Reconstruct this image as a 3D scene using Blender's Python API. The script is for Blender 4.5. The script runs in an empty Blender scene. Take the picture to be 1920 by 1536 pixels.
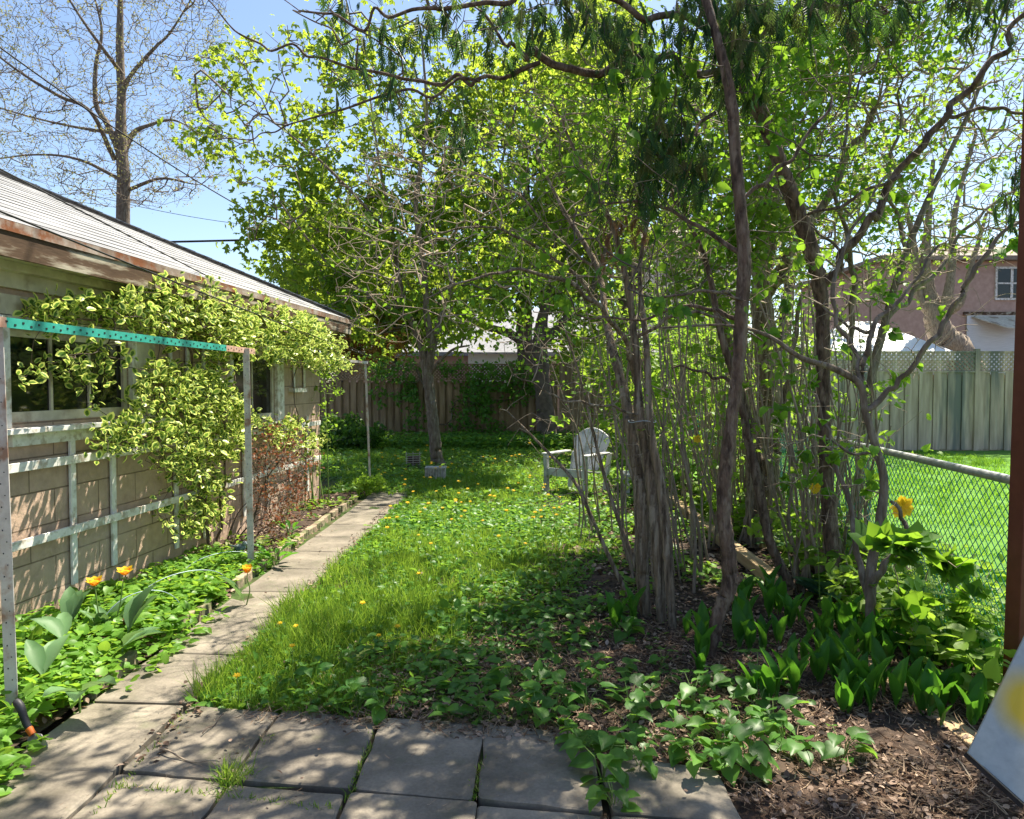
import bpy, math, random
import numpy as np
from mathutils import Vector
C = bpy.context.scene.collection
R = math.radians
rng = np.random.default_rng(7); random.seed(7)
# ------------------------------------------------------------------ camera, sky, sun
FPX = 1350.0; PITCH = math.atan(46 / FPX); EYE = np.array([0, 0, 1.5])
cam = bpy.data.objects.new('camera', bpy.data.cameras.new('camera')); C.objects.link(cam)
cam.location = EYE; cam.rotation_euler = (R(90) - PITCH, 0, 0)
cam.data.sensor_width = 36; cam.data.lens = FPX / 1920 * 36
cam.data.clip_start = 0.05; cam.data.clip_end = 1000
bpy.context.scene.camera = cam
SUN_EL, SUN_AZ = 60.0, 40.0
w = bpy.data.worlds.new('World'); bpy.context.scene.world = w; w.use_nodes = True
nt = w.node_tree; sky = nt.nodes.new('ShaderNodeTexSky'); sky.sky_type = 'NISHITA'; sky.sun_disc = False
sky.sun_elevation = R(SUN_EL); sky.sun_rotation = R(SUN_AZ); sky.air_density = 1.0; sky.dust_density = 0.8; sky.ozone_density = 1.5
nt.links.new(sky.outputs[0], nt.nodes['Background'].inputs[0]); nt.nodes['Background'].inputs[1].default_value = 0.085
S = np.array([math.sin(R(SUN_AZ)) * math.cos(R(SUN_EL)), math.cos(R(SUN_AZ)) * math.cos(R(SUN_EL)), math.sin(R(SUN_EL))])
sl = bpy.data.lights.new('sun', 'SUN'); sl.energy = 5.0; sl.angle = R(0.5); sl.color = (1, .92, .76)
so = bpy.data.objects.new('sun', sl); C.objects.link(so); so.rotation_euler = Vector(S).to_track_quat('Z', 'Y').to_euler(); so.location = (10, 20, 30)
vs = bpy.context.scene.view_settings; vs.view_transform = 'Standard'; vs.look = 'None'; vs.exposure = 1.42; vs.gamma = 1
cy = bpy.context.scene.cycles; cy.max_bounces = 8; cy.diffuse_bounces = 4; cy.transmission_bounces = 6; cy.transparent_max_bounces = 8; cy.sample_clamp_indirect = 6

# ------------------------------------------------------------------ helpers
cp, sp = math.cos(PITCH), math.sin(PITCH)
def ray(u, v):
    a = (u - 960) / FPX; b = (768 - v) / FPX
    return np.array([a, cp + b * sp, -sp + b * cp])
def P(u, v, Y):
    d = ray(u, v); return EYE + d * (Y / d[1])
def G(u, v, z=0.0):
    d = ray(u, v); return EYE + d * ((z - 1.5) / d[2])
def proj(p):
    q = p - EYE; x = q[..., 0]; f = q[..., 1] * cp - q[..., 2] * sp; h = q[..., 1] * sp + q[..., 2] * cp
    f = np.where(f < .05, .05, f); return 960 + FPX * x / f, 768 - FPX * h / f
def nrmz(a): return a / np.maximum(np.linalg.norm(a, axis=-1, keepdims=True), 1e-9)
base = {}
def tag(o, label=None, cat=None, group=None, kind=None):
    if label: o['label'] = label
    if cat: o['category'] = cat
    if group: o['group'] = group
    if kind: o['kind'] = kind
    return o
def E(name, loc, label, cat, group=None, rz=0, local=False):
    o = bpy.data.objects.new(name, None); C.objects.link(o); o.location = [float(x) for x in loc]; o.rotation_euler.z = rz
    o.empty_display_size = .1
    base[o.name] = np.zeros(3) if local else np.array(loc, float)
    return tag(o, label, cat, group)
def fin(name, me, mats, parent):
    o = bpy.data.objects.new(name, me); C.objects.link(o)
    for m in (mats if isinstance(mats, (list, tuple)) else [mats]): me.materials.append(m)
    if parent is not None:
        o.parent = parent; base[o.name] = base[parent.name]
    else: base[o.name] = np.zeros(3)
    return o
def arr_mesh(name, V, F, mats, parent=None, attrs=None, smooth=False, mi=None):
    V = np.asarray(V, float); F = np.asarray(F, np.int32)
    if parent is not None: V = V - base[parent.name]
    me = bpy.data.meshes.new(name); n, k = F.shape
    me.vertices.add(len(V)); me.vertices.foreach_set('co', V.astype(np.float32).ravel())
    me.loops.add(n * k); me.loops.foreach_set('vertex_index', F.ravel())
    me.polygons.add(n); me.polygons.foreach_set('loop_start', np.arange(0, n * k, k, dtype=np.int32))
    if mi is not None: me.polygons.foreach_set('material_index', np.asarray(mi, np.int32))
    me.update(calc_edges=True)
    me.polygons.foreach_set('use_smooth', np.full(n, smooth))
    for an, av in (attrs or {}).items():
        a = me.attributes.new(an, 'FLOAT', 'POINT'); a.data.foreach_set('value', np.asarray(av, np.float32))
    return fin(name, me, mats, parent)
class MB:
    def __init__(s): s.v = []; s.f = []; s.m = []
    def add(s, vs, fs, m=0):
        k = len(s.v); s.v += [tuple(map(float, v)) for v in vs]; s.f += [tuple(k + i for i in f) for f in fs]; s.m += [m] * len(fs); return s
    def box(s, x0, x1, y0, y1, z0, z1, m=0, j=0):
        c = [(x, y, z) for z in (z0, z1) for y in (y0, y1) for x in (x0, x1)]
        if j: c = [tuple(a + random.uniform(-j, j) for a in p) for p in c]
        return s.add(c, [(0, 2, 3, 1), (4, 5, 7, 6), (0, 1, 5, 4), (2, 6, 7, 3), (0, 4, 6, 2), (1, 3, 7, 5)], m)
    def obox(s, c, ax, ay, az, m=0):
        c, ax, ay, az = map(np.array, (c, ax, ay, az)); q = [c + ax * i + ay * j + az * k for k in (-.5, .5) for j in (-.5, .5) for i in (-.5, .5)]
        return s.add(q, [(0, 2, 3, 1), (4, 5, 7, 6), (0, 1, 5, 4), (2, 6, 7, 3), (0, 4, 6, 2), (1, 3, 7, 5)], m)
    def bar(s, a, b, w_, h, m=0, up=(0, 0, 1)):
        a = np.array(a, float); b = np.array(b, float); d = b - a; L = np.linalg.norm(d); d = d / L; up = np.array(up, float)
        if abs(d @ up) > .95: up = np.array([0., 1, 0])
        r = nrmz(np.cross(d, up)); u = np.cross(r, d)
        return s.obox((a + b) / 2, r * w_, d * L, u * h, m)
    def quad(s, a, b, c, d, m=0): return s.add([a, b, c, d], [(0, 1, 2, 3)], m)
    def tube(s, pts, rad, n=8, m=0, jit=0):
        V, F = tube_arr(np.array(pts, float), rad, n, jit); return s.add(V, [tuple(f) for f in F], m)
    def prism(s, poly, d, m=0):
        n = len(poly); a = [np.array(p, float) for p in poly]; b = [p + np.array(d) for p in a]
        fs = [tuple(range(n))[::-1], tuple(range(n, 2 * n))] + [(i, (i + 1) % n, n + (i + 1) % n, n + i) for i in range(n)]
        return s.add(a + b, fs, m)
    def build(s, name, mats, parent=None, smooth=False, bevel=0, label=None):
        b = base[parent.name] if parent is not None else np.zeros(3)
        me = bpy.data.meshes.new(name); me.from_pydata([tuple(np.array(v) - b) for v in s.v], [], s.f)
        me.polygons.foreach_set('material_index', s.m)
        me.polygons.foreach_set('use_smooth', [smooth] * len(s.f)); me.update()
        o = fin(name, me, mats, parent)
        if bevel:
            bm_ = o.modifiers.new('bevel', 'BEVEL'); bm_.width = bevel; bm_.segments = 2; bm_.limit_method = 'ANGLE'
        if label: o['label'] = label
        return o
def tube_arr(pts, rad, n=8, jit=0):
    pts = np.asarray(pts, float); K = len(pts); rad = np.broadcast_to(np.asarray(rad, float), (K,))
    t = nrmz(np.gradient(pts, axis=0)); ref = np.array([0, 1, .13]) if abs(t[0] @ np.array([0, 0, 1])) > .8 else np.array([0, 0, 1.])
    a = nrmz(np.cross(t, ref)); b = np.cross(t, a)
    th = np.arange(n) / n * 2 * np.pi
    rr = rad[:, None] * np.ones(n)
    if jit:
        ph = rng.uniform(0, 6.28, 5); z = np.cumsum(np.r_[0, np.linalg.norm(np.diff(pts, axis=0), axis=1)])
        for q, f in enumerate((1, 2, 3, 5, 4)):
            rr = rr * (1 + jit / (q + 1) * np.sin(f * th[None] + ph[q] + z[:, None] * (3 + 4 * q) * .8))
        rr = rr * (1 + jit * .35 * rng.standard_normal(rr.shape))
    V = pts[:, None] + rr[..., None] * (np.cos(th)[None, :, None] * a[:, None] + np.sin(th)[None, :, None] * b[:, None])
    i = np.arange(K - 1)[:, None] * n; j = np.arange(n)[None]; j2 = (j + 1) % n
    F = np.stack([i + j, i + j2, i + n + j2, i + n + j], -1).reshape(-1, 4)
    return V.reshape(-1, 3), F
def spline(pts, per=6):
    p = np.asarray(pts, float); q = np.vstack([2 * p[0] - p[1], p, 2 * p[-1] - p[-2]]); out = []
    for i in range(1, len(q) - 2):
        for t in np.arange(per) / per:
            a, b, c, d = q[i - 1], q[i], q[i + 1], q[i + 2]
            out.append(.5 * (2 * b + (c - a) * t + (2 * a - 5 * b + 4 * c - d) * t * t + (3 * b - a - 3 * c + d) * t ** 3))
    out.append(p[-1]); return np.array(out)
def copy_tree(o, loc, rz=0, sc=1, parent=None):
    c = o.copy(); C.objects.link(c)
    if parent is None: c.location = [float(x) for x in loc]; c.rotation_euler.z = rz; c.scale = (sc,) * 3
    else: c.parent = parent
    for ch in list(o.children): copy_tree(ch, None, parent=c)
    return c

# ------------------------------------------------------------------ materials
def N(nt, t, **k):
    n = nt.nodes.new('ShaderNode' + t)
    for a, b in k.items(): setattr(n, a, b)
    return n
def newmat(name):
    m = bpy.data.materials.new(name); m.use_nodes = True; t = m.node_tree; return m, t, t.nodes['Principled BSDF']
def ramp(t, fac, cols):
    r = N(t, 'ValToRGB'); e = r.color_ramp.elements
    for i, (p, c) in enumerate(cols):
        el = e[i] if i < 2 else e.new(p)
        el.position = p; el.color = (*c, 1)
    t.links.new(fac, r.inputs[0]); return r.outputs[0]
def noise(t, scale, detail=4, stretch=(1, 1, 1), rough=.6, coord='Object'):
    tc = N(t, 'TexCoord'); mp = N(t, 'Mapping'); mp.inputs['Scale'].default_value = stretch
    t.links.new(tc.outputs[coord], mp.inputs[0]); n = N(t, 'TexNoise'); n.inputs['Scale'].default_value = scale
    n.inputs['Detail'].default_value = detail; n.inputs['Roughness'].default_value = rough
    t.links.new(mp.outputs[0], n.inputs[0]); return n.outputs[0]
def mix(t, f, a, b, mode='MIX'):
    n = N(t, 'Mix', data_type='RGBA', blend_type=mode)
    for inp, v in ((n.inputs[0], f), (n.inputs[6], a), (n.inputs[7], b)):
        if isinstance(v, (int, float)): inp.default_value = v
        elif isinstance(v, tuple): inp.default_value = (*v, 1)
        else: t.links.new(v, inp)
    return n.outputs[2]
def bump(t, b, h, strength=.5, dist=.01):
    n = N(t, 'Bump'); n.inputs['Strength'].default_value = strength; n.inputs['Distance'].default_value = dist
    t.links.new(h, n.inputs['Height']); t.links.new(n.outputs[0], b.inputs['Normal'])
def pm(name, c1, c2, scale=8, rough=.8, stretch=(1, 1, 1), bs=.4, bd=.01, metal=0, lo=.35, hi=.65, c3=None, s3=2, spec=.3):
    m, t, b = newmat(name); n = noise(t, scale, 6, stretch)
    col = ramp(t, n, [(lo, c1), (hi, c2)])
    if c3:
        n3 = noise(t, s3, 5, stretch); f = ramp(t, n3, [(.5, (0, 0, 0)), (.62, (1, 1, 1))]); col = mix(t, f, col, c3)
    t.links.new(col, b.inputs['Base Color']); b.inputs['Roughness'].default_value = rough; b.inputs['Metallic'].default_value = metal
    b.inputs['Specular IOR Level'].default_value = spec
    if bs: bump(t, b, n, bs, bd)
    return m
def leafmat(name, cols, trans, tf=.45, rough=.5, edge=None, spec=.25, vein=None):
    m, t, b = newmat(name); at = N(t, 'Attribute', attribute_name='rnd'); n = len(cols)
    col = ramp(t, at.outputs['Fac'], [(i / (n - 1), c) for i, c in enumerate(cols)])
    tcol = mix(t, .55, col, trans)
    if vein:
        ae = N(t, 'Attribute', attribute_name='edge'); f0 = ramp(t, ae.outputs['Fac'], [(0.0, (1, 1, 1)), (.22, (0, 0, 0))]); col = mix(t, f0, col, vein)
    if edge:
        ae = N(t, 'Attribute', attribute_name='edge'); nz = noise(t, 60, 2)
        ma = N(t, 'Math', operation='ADD'); t.links.new(ae.outputs['Fac'], ma.inputs[0]); mm = N(t, 'Math', operation='MULTIPLY'); t.links.new(nz, mm.inputs[0]); mm.inputs[1].default_value = .5
        t.links.new(mm.outputs[0], ma.inputs[1])
        f = ramp(t, ma.outputs[0], [(.70, (0, 0, 0)), (.86, (1, 1, 1))]); col = mix(t, f, col, edge); tcol = mix(t, f, tcol, edge)
    t.links.new(col, b.inputs['Base Color']); b.inputs['Roughness'].default_value = rough; b.inputs['Specular IOR Level'].default_value = spec
    tr = N(t, 'BsdfTranslucent'); t.links.new(tcol, tr.inputs[0]); mx = N(t, 'MixShader'); mx.inputs[0].default_value = tf
    t.links.new(b.outputs[0], mx.inputs[1]); t.links.new(tr.outputs[0], mx.inputs[2])
    t.links.new(mx.outputs[0], t.nodes['Material Output'].inputs['Surface']); return m
M = {}
M['bark'] = pm('bark_brown', (.10, .075, .055), (.22, .17, .13), 30, .9, (1, 1, .25), .9, .02, c3=(.25, .21, .17), s3=24)
M['bark_red'] = pm('bark_cedar', (.055, .036, .026), (.19, .125, .09), 34, .9, (1, 1, .3), 1, .03, c3=(.24, .18, .135), s3=26)
M['bark_shred'] = pm('bark_shredded', (.07, .05, .034), (.30, .225, .155), 42, .95, (1, 1, .09), 1, .04, c3=(.36, .30, .23), s3=30)
M['bark_grey'] = pm('bark_grey', (.17, .13, .095), (.36, .29, .22), 30, .9, (1, 1, .3), .6, .01)
M['twig'] = pm('twig_tan', (.22, .165, .12), (.42, .34, .25), 20, .85, bs=0)
M['twig_dark'] = pm('twig_dark', (.06, .045, .035), (.13, .10, .08), 20, .9, bs=0)
M['bark_far'] = pm('bark_far', (.085, .062, .052), (.17, .13, .11), 6, .95, bs=0)
M['stem_green'] = pm('green_stem', (.12, .2, .04), (.2, .3, .08), 20, .6, bs=0)
M['maple'] = leafmat('maple_leaf', [(.035, .11, .012), (.07, .18, .018), (.16, .27, .035)], (.74, .88, .09), .58)
M['farleaf'] = leafmat('far_leaf', [(.03, .09, .012), (.07, .16, .02), (.15, .25, .035)], (.55, .75, .07), .5)
M['darkleaf'] = leafmat('dark_leaf', [(.025, .07, .012), (.05, .12, .02), (.08, .17, .03)], (.22, .45, .04), .35)
M['lilac'] = leafmat('lilac_leaf', [(.04, .12, .015), (.07, .18, .02), (.12, .24, .03)], (.42, .70, .04), .5)
M['brightleaf'] = leafmat('bright_leaf', [(.09, .19, .02), (.15, .28, .03), (.22, .34, .05)], (.50, .76, .06), .5)
M['cedar'] = leafmat('cedar_spray', [(.02, .06, .018), (.04, .095, .025), (.07, .13, .03), (.17, .11, .04)], (.14, .30, .05), .35)
M['cedar_dead'] = leafmat('cedar_dead_spray', [(.2, .1, .05), (.3, .16, .08)], (.4, .2, .1), .3)
M['bud'] = leafmat('bud_leaf', [(.22, .17, .06), (.30, .27, .09), (.2, .26, .07)], (.5, .5, .15), .4)
M['redleaf'] = leafmat('red_leaf', [(.10, .03, .02), (.16, .06, .03), (.10, .12, .04)], (.45, .16, .08), .35)
M['orangeleaf'] = leafmat('orange_leaf', [(.35, .12, .05), (.36, .22, .05), (.22, .26, .04)], (.8, .45, .12), .5)
M['euon'] = leafmat('variegated_leaf', [(.05, .13, .02), (.08, .19, .03), (.13, .25, .04)], (.3, .5, .06), .35, .35, edge=(.70, .78, .19))
M['grass'] = leafmat('grass_blade', [(.04, .12, .012), (.08, .20, .02), (.16, .29, .035), (.36, .34, .14)], (.50, .72, .07), .45)
M['grass_next'] = leafmat('grass_blade_bright', [(.10, .24, .02), (.14, .32, .03), (.2, .38, .04)], (.45, .75, .06), .5)
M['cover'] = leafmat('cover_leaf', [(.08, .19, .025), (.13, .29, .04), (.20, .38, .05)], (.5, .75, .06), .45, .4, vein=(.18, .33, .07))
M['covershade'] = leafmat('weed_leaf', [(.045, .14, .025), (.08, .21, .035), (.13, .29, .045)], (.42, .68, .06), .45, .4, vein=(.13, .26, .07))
M['lily'] = leafmat('lily_leaf', [(.03, .11, .015), (.05, .17, .02), (.09, .24, .03)], (.22, .55, .03), .4, .4)
M['tulipleaf'] = leafmat('tulip_leaf', [(.10, .20, .08), (.15, .27, .12)], (.3, .5, .12), .3, .5)
M['hosta'] = leafmat('hosta_leaf', [(.08, .18, .10), (.12, .24, .15)], (.2, .4, .12), .3, .5)
M['petal'] = leafmat('tulip_petal', [(.75, .18, .02), (.85, .28, .02)], (.9, .4, .05), .4, .4, edge=(.9, .62, .04))
M['yellow'] = leafmat('yellow_petal', [(.85, .58, .02), (.9, .66, .04)], (.95, .7, .05), .35)
M['litter'] = leafmat('dead_leaf', [(.04, .026, .018), (.10, .062, .042), (.20, .13, .09), (.44, .33, .25)], (.2, .11, .06), .1, .7)
M['needle'] = leafmat('dead_needle', [(.10, .06, .038), (.22, .14, .09), (.46, .34, .22)], (.3, .15, .08), .1, .7)
M['soil'] = pm('soil', (.03, .021, .016), (.09, .062, .045), 14, 1, bs=1, bd=.03, c3=(.075, .045, .03), s3=3)
M['lawnbase'] = pm('lawn_soil', (.03, .055, .012), (.07, .11, .025), 9, 1, bs=1, bd=.03, c3=(.07, .05, .03), s3=2.5)
M['nextlawn'] = pm('next_lawn', (.07, .17, .02), (.12, .26, .03), 5, 1, bs=.6, bd=.03)
M['white'] = pm('chipped_white_paint', (.66, .65, .62), (.82, .81, .78), 22, .6, bs=.3, bd=.003, c3=(.46, .41, .34), s3=14)
M['cream'] = pm('cream_paint', (.50, .46, .36), (.66, .62, .50), 9, .7, bs=.3, bd=.004, c3=(.34, .28, .20), s3=3)
M['fascia'] = pm('peeling_brown_board', (.055, .032, .018), (.13, .075, .042), 6, .8, (1, .3, 2), .7, .01, c3=(.40, .36, .28), s3=6)
M['drip'] = pm('rusty_drip_edge', (.24, .16, .12), (.44, .37, .32), 8, .55, bs=.3, metal=.3, c3=(.24, .09, .04), s3=5)
M['shedroof'] = pm('bright_shed_roof', (.72, .73, .75), (.86, .87, .88), 3, .5, bs=.2)
M['fence'] = pm('weathered_fence', (.17, .14, .10), (.33, .28, .21), 10, .9, (1, 1, .12), .5, .01)
M['fence_dark'] = pm('weathered_fence_brown', (.19, .125, .075), (.36, .25, .16), 10, .9, (1, 1, .12), .5, .01)
M['fence_grey'] = pm('weathered_fence_grey', (.38, .29, .21), (.62, .50, .38), 9, .9, (1, 1, .10), .5, .01, c3=(.2, .2, .17), s3=2)
M['metal'] = pm('galvanised_pipe', (.42, .43, .44), (.6, .61, .62), 20, .4, bs=.1, metal=.7)
M['wire'] = pm('green_coated_wire', (.0, .16, .12), (.02, .28, .2), 20, .4, bs=0)
M['cable'] = pm('black_cable', (.01, .01, .012), (.03, .03, .03), 10, .5, bs=0)
M['teal'] = pm('teal_painted_steel', (.03, .30, .24), (.06, .42, .34), 7, .45, bs=.15, c3=(.03, .22, .18), s3=6)
M['primer'] = pm('primer_orange_steel', (.42, .22, .15), (.60, .42, .33), 12, .6, bs=.2)
M['postgrey'] = pm('grey_painted_post', (.50, .47, .44), (.68, .65, .61), 14, .6, bs=.25, bd=.003, c3=(.33, .2, .14), s3=7)
M['hole'] = pm('dark_hole', (.01, .01, .01), (.02, .02, .02), 5, .9, bs=0)
M['brick'] = None
M['edging'] = pm('concrete_edging', (.24, .18, .12), (.42, .33, .24), 18, .9, bs=.7, bd=.01, c3=(.14, .15, .07), s3=7)
M['timber'] = pm('weathered_timber', (.28, .19, .10), (.46, .34, .20), 14, .85, (1, .15, 1), .5, .01)
M['plastic'] = pm('grey_resin', (.46, .46, .45), (.60, .60, .59), 5, .5, bs=.1, c3=(.30, .31, .30), s3=5)
M['brownpost'] = pm('red_brown_paint', (.13, .035, .02), (.17, .05, .03), 10, .55, bs=.15)
M['black'] = pm('black_rubber', (.02, .02, .022), (.045, .045, .05), 20, .5, bs=.1)
M['orange'] = pm('orange_plastic', (.75, .16, .03), (.85, .22, .04), 20, .5, bs=0)
M['steel'] = pm('scuffed_steel', (.30, .27, .24), (.5, .46, .42), 20, .5, bs=.2, metal=.3)
M['concrete_old'] = pm('old_concrete', (.30, .29, .27), (.5, .49, .46), 20, .9, bs=.5)
M['housebrick'] = pm('pink_brick', (.42, .28, .23), (.52, .36, .30), 5, .9, bs=.2)
M['houseroof'] = pm('grey_shingle', (.22, .22, .24), (.32, .32, .34), 8, .9, bs=.3)
M['brownroof'] = pm('brown_shingle', (.20, .16, .13), (.32, .27, .22), 8, .9, bs=.3)
M['siding'] = pm('white_siding', (.62, .63, .65), (.74, .75, .77), 3, .7, (1, 1, 20), .2)
M['darkglass'] = None
def glassmat():
    m, t, b = newmat('dark_window_glass'); n = noise(t, 1.2, 3)
    t.links.new(ramp(t, n, [(.4, (.004, .005, .006)), (.7, (.02, .024, .022))]), b.inputs['Base Color']); b.inputs['Roughness'].default_value = .08; b.inputs['Specular IOR Level'].default_value = .5; return m
M['darkglass'] = glassmat()
def blockwall():
    m, t, b = newmat('painted_block_wall'); tc = N(t, 'TexCoord'); sx = N(t, 'SeparateXYZ'); cx = N(t, 'CombineXYZ')
    t.links.new(tc.outputs['Object'], sx.inputs[0]); t.links.new(sx.outputs[1], cx.inputs[0]); t.links.new(sx.outputs[2], cx.inputs[1])
    br = N(t, 'TexBrick'); t.links.new(cx.outputs[0], br.inputs[0]); br.inputs['Scale'].default_value = 1; br.inputs['Brick Width'].default_value = .42; br.inputs['Row Height'].default_value = .212
    br.inputs['Mortar Size'].default_value = .005; br.inputs['Mortar Smooth'].default_value = .3
    br.inputs['Color1'].default_value = (.52, .37, .275, 1); br.inputs['Color2'].default_value = (.46, .325, .24, 1); br.inputs['Mortar'].default_value = (.24, .165, .11, 1)
    n = noise(t, 14, 8); n2 = noise(t, 1.6, 5); c = mix(t, .55, br.outputs[0], ramp(t, n, [(.3, (.6, .6, .6)), (.7, (1.1, 1.1, 1.1))]), 'MULTIPLY')
    c = mix(t, ramp(t, n2, [(.5, (0, 0, 0)), (.7, (.5, .5, .5))]), c, (.56, .44, .35))
    t.links.new(c, b.inputs['Base Color']); b.inputs['Roughness'].default_value = .85
    inv = N(t, 'Math', operation='MULTIPLY_ADD'); t.links.new(br.outputs['Fac'], inv.inputs[0]); inv.inputs[1].default_value = -1.2; t.links.new(n, inv.inputs[2])
    bump(t, b, inv.outputs[0], .8, .012); return m
M['block'] = blockwall()
def shingle():
    m, t, b = newmat('pale_asphalt_shingle'); tc = N(t, 'TexCoord'); sx = N(t, 'SeparateXYZ'); cx = N(t, 'CombineXYZ'); sb = N(t, 'Math', operation='SUBTRACT'); sb.inputs[1].default_value = 2.36 + .003
    t.links.new(tc.outputs['Object'], sx.inputs[0]); t.links.new(sx.outputs[1], cx.inputs[0]); t.links.new(sx.outputs[2], sb.inputs[0]); t.links.new(sb.outputs[0], cx.inputs[1])
    br = N(t, 'TexBrick'); t.links.new(cx.outputs[0], br.inputs[0]); br.inputs['Scale'].default_value = 1; br.inputs['Brick Width'].default_value = .3; br.inputs['Row Height'].default_value = .452 * 2.9 / 19; br.inputs['Mortar Size'].default_value = .003
    br.inputs['Color1'].default_value = (.20, .20, .205, 1); br.inputs['Color2'].default_value = (.38, .38, .385, 1); br.inputs['Mortar'].default_value = (.08, .08, .08, 1)
    n = noise(t, 120, 4); n2 = noise(t, 2.2, 4, (1, .4, 1)); c = mix(t, .6, br.outputs[0], ramp(t, n, [(.3, (.55, .55, .55)), (.7, (1.2, 1.2, 1.2))]), 'MULTIPLY')
    c = mix(t, ramp(t, n2, [(.5, (0, 0, 0)), (.75, (.6, .6, .6))]), c, (.21, .21, .22))
    t.links.new(c, b.inputs['Base Color']); b.inputs['Roughness'].default_value = .55
    mm = N(t, 'Math', operation='MULTIPLY_ADD'); t.links.new(br.outputs['Fac'], mm.inputs[0]); mm.inputs[1].default_value = -1; t.links.new(n, mm.inputs[2])
    bump(t, b, mm.outputs[0], .6, .01); return m
M['shingle'] = shingle()
def slabmat():
    m, t, b = newmat('concrete_slab'); n = noise(t, 3.2, 8, rough=.65); n2 = noise(t, 90, 3); n3 = noise(t, 9, 6); at = N(t, 'Attribute', attribute_name='rnd')
    c = ramp(t, n, [(.32, (.12, .105, .08)), (.5, (.20, .175, .14)), (.68, (.29, .255, .205))])
    c = mix(t, .5, c, ramp(t, n2, [(.35, (.7, .7, .7)), (.65, (1.15, 1.15, 1.15))]), 'MULTIPLY')
    c = mix(t, ramp(t, n3, [(.56, (0, 0, 0)), (.7, (.45, .45, .45))]), c, (.10, .11, .06))
    c = mix(t, .5, c, ramp(t, at.outputs['Fac'], [(0, (.75, .72, .70)), (1, (1.1, 1.08, 1.02))]), 'MULTIPLY')
    t.links.new(c, b.inputs['Base Color']); b.inputs['Roughness'].default_value = .9; bump(t, b, n3, .5, .012); return m
M['slab'] = slabmat()

# ------------------------------------------------------------------ leaf templates: x across, y along, z normal
def T(vs, fs, ed): return np.array(vs, float), np.array(fs), np.array(ed, float)
RH = T([(0, 0, 0), (-.3, .45, .09), (0, 1, -.05), (.3, .45, .09)], [(0, 3, 2), (0, 2, 1)], [.3, 1, 1, 1])
OV = T([(0, 0, 0), (0, .5, -.05), (0, 1, -.12), (-.24, .18, .04), (-.33, .5, .05), (-.2, .8, -.02), (.24, .18, .04), (.33, .5, .05), (.2, .8, -.02)],
       [(0, 6, 7), (0, 7, 1), (1, 7, 8), (1, 8, 2), (0, 4, 3), (0, 1, 4), (1, 5, 4), (1, 2, 5)], [.2, 0, 1, 1, 1, 1, 1, 1, 1])
HT = T([(0, 0, 0), (0, .5, -.06), (0, 1, -.22), (-.26, -.1, .02), (-.42, .16, .06), (-.36, .5, .05), (-.16, .8, -.06), (.26, -.1, .02), (.42, .16, .06), (.36, .5, .05), (.16, .8, -.06)],
       [(0, 7, 8), (0, 8, 9), (0, 9, 1), (1, 9, 10), (1, 10, 2), (0, 4, 3), (0, 5, 4), (0, 1, 5), (1, 6, 5), (1, 2, 6)], [.2, 0, .5] + [1] * 8)
BL = T([(-.022, 0, 0), (.022, 0, 0), (-.02, .5, .06), (.02, .5, .06), (0, 1, .3)], [(0, 1, 3), (0, 3, 2), (2, 3, 4)], [1, 1, 1, 1, 1])
LI = T([(0, 0, 0), (0, .3, .02), (0, .65, .03), (0, 1, -.06), (-.03, .12, .02), (-.13, .35, .1), (-.15, .6, .12), (-.08, .85, .05), (.03, .12, .02), (.13, .35, .1), (.15, .6, .12), (.08, .85, .05)],
       [(0, 8, 1), (8, 9, 1), (1, 9, 10), (1, 10, 2), (2, 10, 11), (2, 11, 3), (0, 1, 4), (4, 1, 5), (1, 6, 5), (1, 2, 6), (2, 7, 6), (2, 3, 7)], [0, 0, 0, 1] + [1] * 8)
def multi(spec, T0=RH):
    vs, fs, ed = [], [], []
    for (x, y, a, L, wd, tz) in spec:
        k = len(vs); ca, sa = math.cos(a), math.sin(a)
        for q in T0[0]:
            X, Y, Z = q[0] * L * wd, q[1] * L, q[2] * L + tz * q[1] * L
            vs.append((x + X * ca + Y * sa, y - X * sa + Y * ca, Z))
        fs += [tuple(i + k for i in f) for f in T0[1]]; ed += list(T0[2])
    return T(vs, fs, ed)
TRI = multi([(0, 0, 0, 1, 1, -.2), (0, .1, .95, .85, 1, -.25), (0, .1, -.95, .85, 1, -.25)])
PIN = multi([(0, .15, .9, .5, .8, -.1), (0, .15, -.9, .5, .8, -.1), (0, .45, .8, .5, .8, -.15), (0, .45, -.8, .5, .8, -.15), (0, .6, 0, .55, .8, -.2)])
SPR = multi([(0, y, s * .62, .42 * (1 - y * .45), .32, .12 * s) for y in (0, .14, .28, .42, .56, .7) for s in (1, -1)] + [(0, 0, 0, 1.0, .10, 0), (0, .72, 0, .3, .35, 0)])
FLW = multi([(0, 0, i * math.pi / 4, 1, .75, .35 if i % 2 else .15) for i in range(8)])
def inst(T0, pos, d, n, size, wid=None):
    tv, tf, te = T0; pos = np.asarray(pos, float); k = len(pos); d = nrmz(d); s = nrmz(np.cross(d, n)); n = np.cross(s, d)
    size = np.broadcast_to(np.asarray(size, float), (k,)); wid = size if wid is None else wid
    V = pos[:, None] + tv[None, :, 0, None] * s[:, None] * np.broadcast_to(wid, (k,))[:, None, None] + (tv[None, :, 1, None] * d[:, None] + tv[None, :, 2, None] * n[:, None]) * size[:, None, None]
    F = (tf[None] + (np.arange(k) * len(tv))[:, None, None]).reshape(-1, 3)
    rnd = np.repeat(rng.random(k), len(tv)); return V.reshape(-1, 3), F, {'rnd': rnd, 'edge': np.tile(te, k)}
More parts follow.
